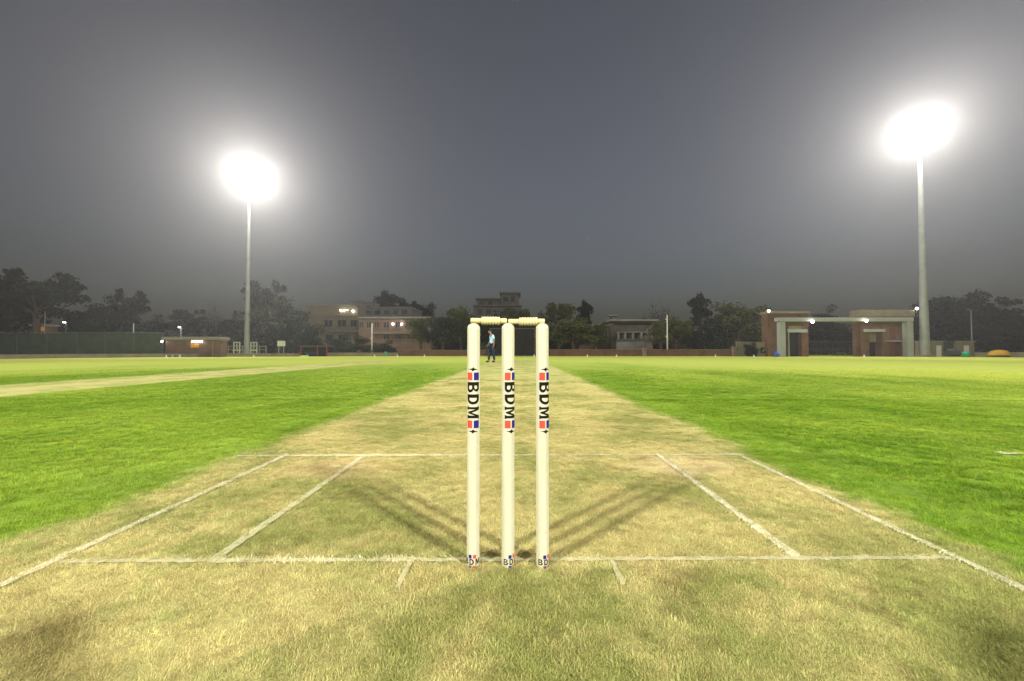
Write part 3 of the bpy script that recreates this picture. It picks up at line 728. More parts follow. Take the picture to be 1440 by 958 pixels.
# dark shelter
fr = Frame(441, 74); t = thing('players_shelter', 'dark open shelter with red posts beside the low tan wall', 'shelter', fr.o)
part(fr, 'back_panel', M_BLACK, t, (423, 460, 488, G, 2.2, 2.3)); part(fr, 'roof', M_FRAME, t, (421, 461.5, 486.3, 487.8, -.2, 2.5))
for px in (423, 446, 459.5): part(fr, 'post', M_REDP, t, (px - .6, px + .6, 487.9, G, 0, .14))
part(fr, 'bench', mat('blue_bench', (.03, .05, .12), .6), t, (426, 444, 496, 498, .8, 1.3))

# ------------------------------------------------------------------ buildings behind
fr = Frame(467, 112); t = thing('apartment_house', 'yellowish flat-roofed building with three bright roof lamps', 'building', fr.o)
part(fr, 'wall', M_PLAST, t, (432, 503, 430.5, G, 0, 6)); part(fr, 'parapet', M_SLAB, t, (431, 504, 428, 430.4, -.3, 6.3))
part(fr, 'ledge', M_SLAB, t, (455, 512, 465.5, 467.5, -1.2, -.02)); part(fr, 'ledge', M_SLAB, t, (432, 503, 444, 445, -.3, -.02))
for a, b_ in ((456, 467), (475, 486), (493, 501)): window(fr, t, a, b_, 450.5, 459.5)
for a, b_ in ((458, 468), (476, 486)): window(fr, t, a, b_, 471, 480)
for px, py, r in ((480, 437, .26), (484.5, 437, .2), (489, 436.5, .12), (496.8, 438, .28)): bulb(fr, t, px, py, r)
fr = Frame(530, 124); t = thing('apartment_house', 'grey three-storey building with stacked balconies behind the red house', 'building', fr.o)
part(fr, 'wall', M_GREY, t, (511, 578, 434, G, 0, 14)); st_ = part(fr, 'stair_tower', M_GREY, t, (496, 510.6, 424, G, -1.5, 8))
for y in (429, 436): part(fr, 'balcony', M_SLAB, t, (511, 523, y, y + 2.2, -2, -.02))
part(fr, 'parapet', M_SLAB, t, (510.8, 579, 431.6, 433.9, -.3, 14.3)); part(fr, 'roof_room', M_GREY, t, (512, 521, 424, 431.5, 1, 8)); part(fr, 'water_tank', M_BLACK, t, (545, 552, 427, 431.5, 3, 6))
for a, b_ in ((527, 534), (540, 547), (553, 559), (565, 572)): window(fr, t, a, b_, 436, 442)
fr = Frame(562, 106); t = thing('apartment_house', 'reddish plastered building with two lamps between its upper windows', 'building', fr.o)
part(fr, 'wall', M_PINK, t, (504, 606, 448, G, 0, 10)); part(fr, 'parapet', M_SLAB, t, (503, 607, 445.6, 447.9, -.3, 10.3)); part(fr, 'ledge', M_SLAB, t, (524, 605, 468, 469.4, -.8, -.02))
for a, b_ in ((506, 510), (516, 521), (527.5, 532), (540, 546.5), (556.5, 562.5), (575, 581), (590, 596)): window(fr, t, a, b_, 453, 461)
for a, b_ in ((540, 547), (556, 563.5), (575, 581)): window(fr, t, a, b_, 471.5, 477.5)
for px in (553, 565): bulb(fr, t, px, 456, .26)
fr = Frame(700, 135); t = thing('apartment_house', 'tall grey building with an open rooftop room behind the stumps', 'building', fr.o)
part(fr, 'wall', M_GREY, t, (666, 733, 431, G, 0, 14)); part(fr, 'upper_floor', M_GREY, t, (670, 704, 421, 430.9, 1, 13)); part(fr, 'roof_slab', M_SLAB, t, (668, 705, 419, 420.9, 0, 14))
part(fr, 'ledge', M_SLAB, t, (665, 734, 429.2, 430.8, -.8, .9)); part(fr, 'rooftop_room', M_GREY, t, (704.5, 730, 413.6, 429, 0, 9)); part(fr, 'roof_slab', M_SLAB, t, (702.5, 732, 411, 413.5, -.8, 9.5))
for a, b_, c, d in ((708, 714, 418, 424.5), (719, 723.5, 417, 424.5)): window(fr, t, a, b_, c, d)
for a, b_ in ((674, 680), (686, 692)): window(fr, t, a, b_, 423, 428.5, d=.95)
for a, b_ in ((672, 678), (684, 690), (708, 714), (720, 726)): window(fr, t, a, b_, 435, 442)
fr = Frame(893, 100); t = thing('veranda_house', 'low dark house with white columns and a flat overhanging roof', 'house', fr.o)
part(fr, 'wall', mat('dusky_plaster', (.20, .17, .13), .9, .25, .4), t, (862, 922, 454, G, 2.0, 11)); part(fr, 'roof', M_SLAB, t, (858, 925, 449.5, 452, -1, 12)); part(fr, 'roof_parapet', M_FRAME, t, (862, 921, 452.1, 454, -.2, 11.5))
part(fr, 'sign_wall', M_GREY, t, (886, 909, 457, 466.5, 1.7, 1.95)); part(fr, 'veranda_floor', M_FRAME, t, (866, 907, 477, 479, -.3, 1.9)); part(fr, 'plinth_wall', M_GREY, t, (867, 906, 479.1, G, 0, 1.9))
for px in (870, 879.5, 890.5, 902.5, 911): part(fr, 'column', M_GREY, t, (px - 1.6, px + 1.6, 468, 476.9, .1, .6))
part(fr, 'veranda_beam', M_GREY, t, (866, 914, 466.6, 467.9, 0, 1.9))
for a, b_ in ((873, 877), (884, 888), (895, 900)): window(fr, t, a, b_, 469, 476, d=1.9)
fr = Frame(862, 112); t = thing('roof_tank_house', 'small grey roof tower with an open top beside the veranda house', 'tower', fr.o)
part(fr, 'wall', M_GREY, t, (852, 873, 455, G, 0, 5)); part(fr, 'tank_room', M_GREY, t, (857, 868, 444.6, 454.9, .5, 4)); part(fr, 'roof_slab', M_SLAB, t, (856, 870, 442.6, 444.5, 0, 4.5)); window(fr, t, 858.5, 861.5, 446, 450, d=.45)
fr = Frame(845, 104); t = thing('garden_house', 'dim tan house with small windows behind the feathery trees', 'house', fr.o)
part(fr, 'wall', M_PINK, t, (815, 858, 459, G, 0, 8)); part(fr, 'roof', M_SLAB, t, (813, 860, 456.5, 458.9, -.6, 8.5))
for a, b_ in ((822, 827), (835, 841), (848, 853)): window(fr, t, a, b_, 466, 476)
fr = Frame(1022, 96); t = thing('garden_house', 'dim pinkish outbuilding under the spreading olive tree', 'house', fr.o)
part(fr, 'wall', M_PINK, t, (1008, 1036, 472, G, 0, 6)); part(fr, 'roof', M_SLAB, t, (1006, 1038, 469.6, 471.9, -.6, 6.5)); window(fr, t, 1012, 1018, 478, 485); window(fr, t, 1026, 1031, 478, 485)
fr = Frame(967, 98); t = thing('garden_house', 'small pale pink house between the dark conical tree and white pole', 'house', fr.o)
part(fr, 'wall', M_PINK, t, (956, 976, 461, G, 0, 6)); part(fr, 'roof', M_SLAB, t, (954, 978, 458.6, 460.9, -.6, 6.5)); window(fr, t, 961, 965, 466, 473)

# ------------------------------------------------------------------ portal building
fr = Frame(1180, 75)
t = thing('brick_pavilion_tower', 'brick tower with a tan roof slab and dark doorway, blue drum beside it', 'building', fr.o)
part(fr, 'pier', M_BRICK, t, (1080, 1109.5, 441.2, G, 0, 1.9)); part(fr, 'pier', M_BRICK, t, (1127.5, 1137, 458.4, G, 0, 1.9))
part(fr, 'upper_wall', M_BRICK, t, (1109.7, 1136.8, 441.2, 458, 0.01, 1.85)); part(fr, 'door_lintel', M_PORT, t, (1106.5, 1134.5, 463.2, 467.6, -.25, -.02)); part(fr, 'door_header', M_PLAST, t, (1109.7, 1127.3, 458.2, 467.4, 0.02, .5))
part(fr, 'doorway', M_DARKW, t, (1109.7, 1127.3, 467.6, G, 1.0, 1.1)); part(fr, 'roof_slab', M_PLAST, t, (1079, 1138, 438, 441, -.4, 2.1)); bulb(fr, t, 1079.3, 437.6, .2, -.5)
part(fr, 'door_jamb', M_PORT, t, (1108.4, 1109.6, 468, G, -.1, -.02))
t = thing('brick_pavilion_tower', 'wide brick tower with two doorways and a tan roof beside the thick mast', 'building', fr.o + Vector((0, .02, 0)))
part(fr, 'pier', M_BRICK, t, (1211, 1222.5, 455, G, 0, 1.9)); part(fr, 'pier', M_BRICK, t, (1240.5, 1259, 455, G, 0, 1.9)); part(fr, 'pier', M_BRICK, t, (1267.5, 1284, 445.7, G, 0, 1.9))
part(fr, 'upper_wall', M_BRICK2, t, (1210.8, 1267.3, 445.7, 454.9, .01, 1.85)); part(fr, 'door_header', M_BRICK2, t, (1222.6, 1240.4, 455, 467, .05, 1)); part(fr, 'door_panel', M_PLAST, t, (1222.6, 1240.4, 467.2, 481, 1.2, 1.3))
part(fr, 'door_lintel', M_PORT, t, (1213.5, 1244, 463.2, 467, -.25, -.02)); part(fr, 'door_header', M_BRICK2, t, (1259.2, 1267.3, 455, 481, .05, 1)); part(fr, 'awning', M_PORT, t, (1244, 1267.5, 479.2, 480.6, -.9, -.02))
part(fr, 'doorway', M_DARKW, t, (1222.6, 1240.4, 481.2, G, 1.5, 1.6)); part(fr, 'doorway', M_DARKW, t, (1259.2, 1267.3, 481.2, G, 1.5, 1.6)); part(fr, 'roof_slab', M_PLAST, t, (1209, 1286, 436, 445.5, -.2, 2.1))
bulb(fr, t, 1287, 434.6, .22, -.5)
part(fr, 'brick_band', mat('dark_brick_band', (.15, .055, .035), .9), t, (1252, 1259, 455, G, -.08, -.01))
fp = Frame(1190, 72.5); t = thing('entrance_portal', 'pale painted portal frame spanning between the two brick towers', 'portal', fp.o)
part(fp, 'portal_post', M_PORT, t, (1097.5, 1105, 452.2, G, 0, 1.0), bevel=.03); part(fp, 'portal_post', M_PORT, t, (1276.5, 1285, 452.2, G, 0, 1.0), bevel=.03); part(fp, 'portal_beam', M_PORT, t, (1094.5, 1285.5, 446.8, 452, -.05, 1.05), bevel=.03)
for px, py in ((1140.2, 452.8), (1215.5, 451.6)): bulb(fp, t, px, py, .24, -.5)
fr = Frame(1073, 76); t = thing('notice_wall', 'small tan wall panel with a dark slanted emblem beside the brick tower', 'wall', fr.o)
part(fr, 'panel', M_PLAST, t, (1065, 1079.5, 481, G, 0, .3)); part(fr, 'dark_plate', M_DARKW, t, (1069, 1077, 489, 497, -.05, -.005))
b = MB(); z = fr.Z(493); x = fr.X(1073); b.add([(x - .3, -.06, z - .35), (x - .15, -.06, z - .35), (x + .35, -.06, z + .3), (x + .1, -.06, z + .25)], [(0, 1, 2, 3)]); b.build('emblem', M_PORT, t)
fr = Frame(1056, 78); t = thing('garden_wall', 'plain tan wall section behind the round bush', 'wall', fr.o); part(fr, 'wall_face', M_PLAST, t, (1036, 1064, 482, G, 0, .3)); part(fr, 'coping', M_SLAB, t, (1035.5, 1064.5, 480.6, 481.9, -.1, .4))
fr = Frame(1173, 84); t = thing('mesh_gate', 'dark mesh gate closing the gap between the brick towers', 'gate', fr.o)
for px in np.linspace(1136, 1210, 20): part(fr, 'bar', M_FRAME, t, (px - .22, px + .22, 481, G, 0, .05))
part(fr, 'rail', M_FRAME, t, (1135, 1211, 480, 480.9, -.01, .06)); part(fr, 'rail', M_FRAME, t, (1135, 1211, 490.5, 491.2, .051, .1))

# ------------------------------------------------------------------ sheds, drums and other small things
def shed(x0, x1, y0, D, lab):
    fr = Frame((x0 + x1) / 2, D); t = thing('store_shed', lab, 'shed', fr.o)
    part(fr, 'wall', M_PLAST, t, (x0, x1, y0 + 1, G, 0, 3)); part(fr, 'roof', M_SLAB, t, (x0 - .7, x1 + .7, y0 - .6, y0 + .9, -.2, 3.3)); part(fr, 'door', M_WHITE, t, ((x0 * .65 + x1 * .35), (x0 * .35 + x1 * .65), y0 + 6, G, -.05, -.005))
shed(1308.5, 1331, 480, 76, 'cream store shed next to the thick floodlight mast')
shed(1347, 1370, 480, 75, 'cream store shed beside the grey lamp post')
fr = Frame(1339, 75); t = thing('pitch_roller', 'dark machinery parked between the two cream sheds', 'machine', fr.o)
b = MB(); b.lathe([(.3, -.9), (.55, -.9), (.58, -.8), (.58, .8), (.55, .9), (.3, .9)], 20, axis='x'); o = b.build('drum', M_FRAME, t, smooth=False); o.location = (-.2, -.3, .6)
part(fr, 'cab', M_NETG, t, (1334.5, 1344, 481, 493, .4, 1.6)); part(fr, 'roof', M_FRAME, t, (1333.5, 1345, 479.5, 480.9, .2, 1.8)); part(fr, 'panel', M_STEEL, t, (1335, 1343, 491, 493.4, .2, .39))
def drum(px, D, h, r, m, lab, name, cat):
    t = thing(name, lab, cat, GX(px, D)); b = MB()
    b.lathe([(r * .9, 0), (r, .03), (r, h * .32), (r * 1.05, h * .34), (r, h * .36), (r, h * .64), (r * 1.05, h * .66), (r, h * .68), (r * .98, h)], 18); b.build('drum_body', m, t, smooth=True)
    MB().lathe([(r * .9, h + .002), (r * .95, h + .05), (r * .5, h + .07)], 18).build('lid', m, t)
drum(1092.3, 71, .95, .36, M_BLUEP, 'blue plastic drum at the foot of the portal', 'water_drum', 'drum')
drum(1358, 70, .85, .50, M_GREENP, 'green plastic bin in front of the cream shed', 'waste_bin', 'bin')
drum(543, 76, .85, .20, M_GREENP, 'small green bin in front of the low tan wall', 'waste_bin', 'bin')
b = MB(); n = 20
for j, (rr, z) in enumerate(((1.75, 0), (1.6, .45), (1.15, .85), (.5, 1.02), (.06, 1.05))):
    for k in range(n):
        a = 2 * math.pi * k / n; q = rr * (1 + .08 * math.sin(3 * a + j) + .05 * math.sin(7 * a)); b.v.append((q * math.cos(a), q * .7 * math.sin(a), z))
for j in range(4):
    for k in range(n): b.f.append((j * n + k, j * n + (k + 1) % n, (j + 1) * n + (k + 1) % n, (j + 1) * n + k)); b.mi.append(0)
o = b.build('tarpaulin_heap', M_YEL, smooth=True, loc=GX(1405, 69.5) - Vector((0, 0, .05)) + Vector((0, 0, .35))); o.scale = (.85, 1, .9)
tag(o, 'yellow tarpaulin heap in front of the low tan wall', 'tarpaulin')
mk = MB(); mk.lathe([(.20, 0), (.20, .03), (.13, .05), (.09, .22), (.045, .40), (.02, .42)], 12); mk = mk.mesh('boundary_marker', M_WHITE, True)
for px, py, lab in ((234, 504.5, 'white boundary cone in front of the brick hut'), (357, 503.2, 'white boundary cone before the barred gates'), (433, 502.5, 'white boundary cone before the dark shelter'), (527, 502.2, 'white boundary cone before the pale lamp post'),
                (559, 502, 'white boundary cone where tan wall meets red brick'), (597, 502, 'white boundary cone before the brick wall and leafy trees'), (751, 502, 'white boundary cone at the corner of the sight screen'),
                (826, 502, 'white boundary cone below the tan garden house'), (867, 502, 'white boundary cone below the veranda house'), (1006, 502, 'white boundary cone below the dark conical tree'), (1060, 502, 'white boundary cone by the small notice wall'), (1215, 502.3, 'yellowish boundary cone before the wide brick tower')):
    D = 69.5 if px > 300 else 63.5
    o = link('boundary_marker', mk); o.location = GX(px, D); o.rotation_euler.z = px; tag(o, lab, 'cone', 'cones along the boundary')

# ================================================================== TREES
def leaf_mat(name, col, var=0.35):
    m = new_mat(name); nb = NB(m.node_tree)
    tc = nb.n('TexCoord').outputs['Object']; at = nb.n('Attribute', attribute_name='rnd', attribute_type='GEOMETRY').outputs['Fac']
    oi = nb.n('ObjectInfo').outputs['Random']
    k = nb.math('ADD', nb.math('MULTIPLY', at, .6), nb.math('MULTIPLY', nb.noise(tc, .5, 3), .4))
    c = nb.mix(k, tuple(x * (1 - var) for x in col), tuple(x * (1 + var * 1.3) for x in col))
    h = nb.n('HueSaturation'); nb.l(c, h.inputs['Color']); nb.l(nb.math('ADD', .8, nb.math('MULTIPLY', oi, .4)), h.inputs['Value'])
    d = principled(nb, h.outputs[0], .65, spec=.2); t = nb.n('BsdfTranslucent'); nb.l(h.outputs[0], t.inputs[0])
    mx = nb.n('MixShader'); mx.inputs[0].default_value = .25; nb.l(d, mx.inputs[1]); nb.l(t.outputs[0], mx.inputs[2]); nb.out(mx.outputs[0]); return m
ML = {'dark': leaf_mat('dark_leaves', (.012, .023, .013)), 'olive': leaf_mat('olive_leaves', (.080, .090, .022)), 'mid': leaf_mat('green_leaves', (.022, .036, .015)), 'bare': leaf_mat('dry_twigs', (.085, .065, .060))}
def leaf_cloud(name, clumps, per, size, g, m):
    """clumps: (centre, radii); many leaf faces through each clump's volume"""
    cs = np.array([c for c, r in clumps]); rs = np.array([r for c, r in clumps]); n = len(cs) * per
    ci = np.repeat(np.arange(len(cs)), per)
    d = g.normal(0, 1, (n, 3)); d /= np.linalg.norm(d, axis=1)[:, None]; q = g.uniform(0.25, 1, n) ** .5 * (1 + .25 * g.normal(0, 1, n) * (g.uniform(0, 1, n) < .3))
    ctr = cs[ci] + d * q[:, None] * rs[ci]
    u = g.normal(0, 1, (n, 3)); u /= np.linalg.norm(u, axis=1)[:, None]; w = np.cross(u, g.normal(0, 1, (n, 3))); w /= np.linalg.norm(w, axis=1)[:, None]
    s = size * g.uniform(.5, 1.4, n)[:, None]
    V = np.stack([ctr - u * s, ctr + w * s * .45, ctr + u * s, ctr - w * s * .45], 1)
    me = bpy.data.meshes.new(name); me.vertices.add(n * 4); me.vertices.foreach_set('co', V.ravel())
    me.loops.add(n * 4); me.loops.foreach_set('vertex_index', np.arange(n * 4)); me.polygons.add(n); me.polygons.foreach_set('loop_start', np.arange(n) * 4)
    a = me.attributes.new('rnd', 'FLOAT', 'POINT'); a.data.foreach_set('value', np.repeat(g.uniform(0, 1, n), 4).astype(np.float32))
    me.materials.append(m); me.update(calc_edges=True); return me
TV = {}
def tree_variant(key, kind, col, seed):
    g = np.random.default_rng(seed); tb = MB(); cl = []
    H = 12.0
    if kind == 'shrub':
        for k in range(26):
            a = g.uniform(0, 6.28); r = 4.2 * math.sqrt(g.uniform(0, 1)); top = 10.5 * (1 - (r / 5.5) ** 2); z = g.uniform(1.2, max(top, 2)); c = (r * math.cos(a), r * math.sin(a), z); cl.append((c, (1.5, 1.5, 1.6)))
            if k < 7: tb.tube([(0, 0, 0), (c[0] * .4, c[1] * .4, z * .5), c], [.18, .12, .04], 5)
        per, size = 150, .32
    else:
        th = {'broad': 3.2, 'airy': 4.6, 'cone': 2.2, 'feather': 3.0, 'bare': 3.0}[kind]
        top = {'cone': 11.3}.get(kind, 8.0)
        tb.tube([(0, 0, -.1), (.12, .05, th * .5), (-.08, .1, th), (.1, -.05, (th + top) / 2), (0, 0, top)], [.42, .34, .29, .2, .08], 8)
        nb_ = {'broad': 15, 'airy': 13, 'cone': 16, 'feather': 14, 'bare': 16}[kind]
        for k in range(nb_):
            t_ = (k + g.uniform(0, .8)) / nb_; a = k * 2.4 + g.uniform(-.5, .5)
            z0 = th * .85 + (top - th) * t_ * (.85 if kind != 'cone' else .95)
            if kind == 'cone': L = 3.3 * (1 - t_ * .72); up = .25 + .3 * t_
            elif kind == 'airy': L = g.uniform(4.2, 6.0) * (1 - .35 * t_); up = .45 + .7 * t_
            elif kind == 'feather': L = g.uniform(2.6, 4.6); up = .7 + .4 * t_
            else: L = g.uniform(3.2, 5.2) * (1 - .35 * t_); up = .30 + .8 * t_
            d = Vector((math.cos(a), math.sin(a), up)).normalized(); p0 = Vector((0, 0, z0)); p1 = p0 + d * L * .5 + Vector((0, 0, .15)); p2 = p0 + d * L + Vector(g.normal(0, .35, 3))
            p2.z = min(p2.z, 11.2)
            tb.tube([p0, p1, p2], [.16 * (1.2 - t_ * .5), .09, .03], 5)
            nc = {'broad': 4, 'airy': 3, 'cone': 3, 'feather': 4, 'bare': 2}[kind]
            for j in range(nc):
                f = .45 + .55 * (j + g.uniform(.2, .8)) / nc; c = p0.lerp(p2, f) + Vector(g.normal(0, .55 if kind != 'cone' else .3, 3))
                tb.tube([p0.lerp(p2, max(f - .25, .1)), c], [.05, .02], 4)
                rr = {'broad': 1.35, 'airy': .95, 'cone': .85, 'feather': .95, 'bare': .9}[kind] * g.uniform(.65, 1.25)
                cl.append((tuple(c), (rr, rr, rr * {'airy': .55, 'broad': .75, 'feather': .9}.get(kind, .75))))
                if kind == 'bare':
                    for q in range(9):
                        e = c + Vector(g.normal(0, .9, 3)) + Vector((0, 0, .5)); tb.tube([c, e], [.03, .012], 3)
        if kind == 'cone': cl += [((.1, 0, 8.2), (1.5, 1.4, 1.0)), ((-.2, .1, 9.2), (1.25, 1.2, .9)), ((.15, -.1, 10.1), (1.0, 1.0, .8)), ((0, 0, 10.9), (.75, .75, .8))]
        per = {'broad': 105, 'airy': 95, 'cone': 110, 'feather': 80, 'bare': 9}[kind]; size = {'broad': .30, 'airy': .27, 'cone': .26, 'feather': .24, 'bare': .16}[kind]
    cm = leaf_cloud('crown', cl, per, size, g, ML[col]); co = np.zeros(len(cm.vertices) * 3); cm.vertices.foreach_get('co', co); co = co.reshape(-1, 3)
    TV[key] = (tb.mesh('trunk', M_BARK, True), cm, np.percentile(co[:, 2], 99.7), 2 * np.percentile(np.hypot(co[:, 0], co[:, 1]), 96))
for key, kind, col, sd in (('broad_dark', 'broad', 'dark', 1), ('broad_dark_b', 'broad', 'dark', 9), ('airy_dark', 'airy', 'dark', 2), ('cone_dark', 'cone', 'dark', 3), ('feather_olive', 'feather', 'olive', 4), ('broad_olive', 'broad', 'olive', 5),
                           ('broad_mid', 'broad', 'mid', 6), ('shrub_mid', 'shrub', 'mid', 7), ('shrub_dark', 'shrub', 'dark', 8), ('bare', 'bare', 'bare', 10), ('airy_mid', 'airy', 'mid', 12)):
    tree_variant(key, kind, col, sd)
BW = {'broad': 10.5, 'airy': 11.5, 'cone': 7.5, 'feather': 8.5, 'shrub': 10.0, 'bare': 9.0}
TREES = [  # photo x, top y, width in photo pixels, distance, variant, label
 (-75, 392, 120, 72, 'broad_dark', 'dark broad tree standing beyond the orange kiosk, mostly out of view'),
 (8, 390, 80, 80, 'broad_dark_b', 'dense dark tree behind the orange kiosk'),
 (52, 384, 110, 76, 'airy_dark', 'big dark spreading tree with sky showing between its limbs'),
 (122, 437, 60, 90, 'broad_dark', 'low dark tree beside the lit lamp post behind the net'),
 (153, 415, 62, 86, 'broad_mid', 'rounded dark tree behind the net fence'),
 (180, 409, 50, 88, 'airy_dark', 'taller dark tree beside the rounded one behind the net fence'),
 (213, 443, 42, 88, 'shrub_dark', 'boxy dark bush beside the brick hut lamp'),
 (262, 436, 74, 104, 'airy_mid', 'hazy thin tree rising behind the brick hut'),
 (300, 434, 54, 106, 'bare', 'sparse twiggy tree between the hut and the mast'),
 (329, 441, 52, 100, 'broad_mid', 'low hazy tree just beside the pale mast'),
 (375, 394, 66, 108, 'airy_dark', 'tall airy tree whose crown rises above the dense one by the mast'),
 (393, 423, 96, 96, 'broad_mid', 'dense bushy tree at the foot of the pale mast'),
 (428, 447, 56, 92, 'shrub_dark', 'dark leafy bush behind the players shelter'),
 (480, 470, 44, 88, 'shrub_dark', 'dark bush below the yellowish building'),
 (508, 472, 46, 87, 'shrub_mid', 'green bush at the foot of the pale lamp post'),
 (540, 478, 40, 86, 'shrub_dark', 'low dark bush below the reddish building'),
 (541, 411, 46, 150, 'cone_dark', 'dark tree peaking behind the grey building'),
 (574, 421, 48, 152, 'airy_dark', 'hazy dark tree behind the grey building, beside the peaked one'),
 (594, 428, 40, 150, 'broad_dark', 'hazy round tree at the end of the grey building'),
 (592, 447, 44, 94, 'feather_olive', 'yellowish feathery tree in front of the reddish building'),
 (622, 436, 50, 92, 'broad_mid', 'green tree behind the brick wall'),
 (648, 431, 50, 96, 'broad_olive', 'olive tree beside the first stump behind the brick wall'),
 (690, 441, 62, 98, 'broad_mid', 'green tree behind the sight screen under the grey building'),
 (724, 433, 44, 104, 'feather_olive', 'olive feathery tree in front of the rooftop room'),
 (752, 452, 46, 92, 'shrub_mid', 'green bush behind the edge of the sight screen'),
 (786, 426, 50, 100, 'feather_olive', 'pale olive feathery tree beside the last stump'),
 (822, 425, 34, 106, 'cone_dark', 'dark pointed tree behind the feathery trees'),
 (806, 447, 62, 90, 'broad_olive', 'spreading olive tree in front of the tan garden house'),
 (838, 456, 40, 92, 'feather_olive', 'thin olive tree before the tan garden house'),
 (926, 428, 54, 110, 'bare', 'bare purplish tree behind the white pole'),
 (930, 452, 34, 92, 'feather_olive', 'leafy olive shrub tree at the foot of the white pole'),
 (955, 446, 42, 94, 'broad_olive', 'olive tree leaning before the small pale pink house'),
 (985, 415, 42, 98, 'cone_dark', 'tall dark conical tree above the brick wall'),
 (992, 448, 56, 90, 'shrub_dark', 'dark green thicket at the foot of the conical tree'),
 (1040, 426, 78, 92, 'broad_olive', 'wide olive tree spreading beside the brick tower'),
 (1056, 480, 18, 76, 'shrub_dark', 'small round dark bush before the plain tan wall'),
 (1156, 431, 40, 130, 'broad_mid', 'distant round tree seen over the portal beam'),
 (1160, 453, 62, 104, 'broad_dark', 'dark tree seen through the portal behind the mesh gate'),
 (1196, 457, 56, 100, 'shrub_dark', 'dark bush seen through the portal beside the wide tower'),
 (1302, 424, 50, 100, 'broad_dark_b', 'dark tree behind the thick mast'),
 (1341, 416, 84, 98, 'broad_dark', 'big dark domed tree behind the cream sheds'),
 (1392, 419, 82, 94, 'airy_dark', 'dark spreading tree beside the grey lamp post'),
 (1384, 440, 80, 90, 'shrub_dark', 'dark thicket under the trees behind the low tan wall'),
 (1432, 436, 66, 90, 'broad_mid', 'green-black tree behind the yellow tarpaulin heap'),
 (1490, 428, 90, 86, 'broad_dark_b', 'dark tree beyond the end of the low tan wall'),
]
for i, (px, top, wpx, D, key, lab) in enumerate(TREES):
    fr = Frame(px, D); H = fr.Z(top); wid = wpx * D / 560
    kind = key.split('_')[0]; tm, cm, h0, w0 = TV[key]
    t = thing('bush' if kind == 'shrub' else 'tree', lab, 'bush' if kind == 'shrub' else 'tree', fr.o, random.uniform(0, 6.28), 'trees and bushes round the ground')
    sx = wid / w0; t.scale = (sx, sx, H / h0)
    link('trunk', tm, t); link('crown', cm, t)
# the wood that closes the horizon
g = np.random.default_rng(77); cl = []
for k in range(420):
    px = g.uniform(-160, 1600); D = g.uniform(118, 170)
    p = GX(px, D); hh = g.uniform(2.5, 7.0) * (D / 140) + 1.0
    cl.append(((p.x, p.y, p.z + hh * .45), (g.uniform(2.5, 4.5), 2.5, hh * .55)))
o = link('far_wood', leaf_cloud('far_wood', cl, 110, .55, g, ML['mid'])); tag(o, 'hazy far belt of low trees closing the ground behind the houses', 'wood', None, 'stuff')

# ================================================================== PEOPLE
def skin_obj(name, chains, m, parent, sub=2, root=0):
    """chains: dict key -> (co, radius), edges list of key pairs"""
    pts, edges = chains; keys = list(pts); idx = {k: i for i, k in enumerate(keys)}
    me = bpy.data.meshes.new(name); me.from_pydata([pts[k][0] for k in keys], [(idx[a], idx[b]) for a, b in edges], [])
    o = link(name, me, parent); md = o.modifiers.new('skin', 'SKIN'); md.use_smooth_shade = True; md.branch_smoothing = .4
    sv = me.skin_vertices[0].data
    for k in keys:
        r = pts[k][1]; sv[idx[k]].radius = (r, r) if not isinstance(r, tuple) else r; sv[idx[k]].use_root = (idx[k] == root)
    s = o.modifiers.new('sub', 'SUBSURF'); s.levels = sub; s.render_levels = sub
    me.materials.append(m); return o
M_SKIN = mat('brown_skin', (.20, .105, .06), .55, .1, 6); M_HAIR = mat('black_hair', (.012, .010, .009), .6, .2, 20)
M_SHIRT = mat('light_blue_shirt', (.32, .58, .70), .85, .12, 5); M_TROU = mat('navy_trousers', (.007, .016, .032), .85, .25, 5); M_SHOE = mat('black_shoes', (.012, .012, .013), .6, .2, 6)
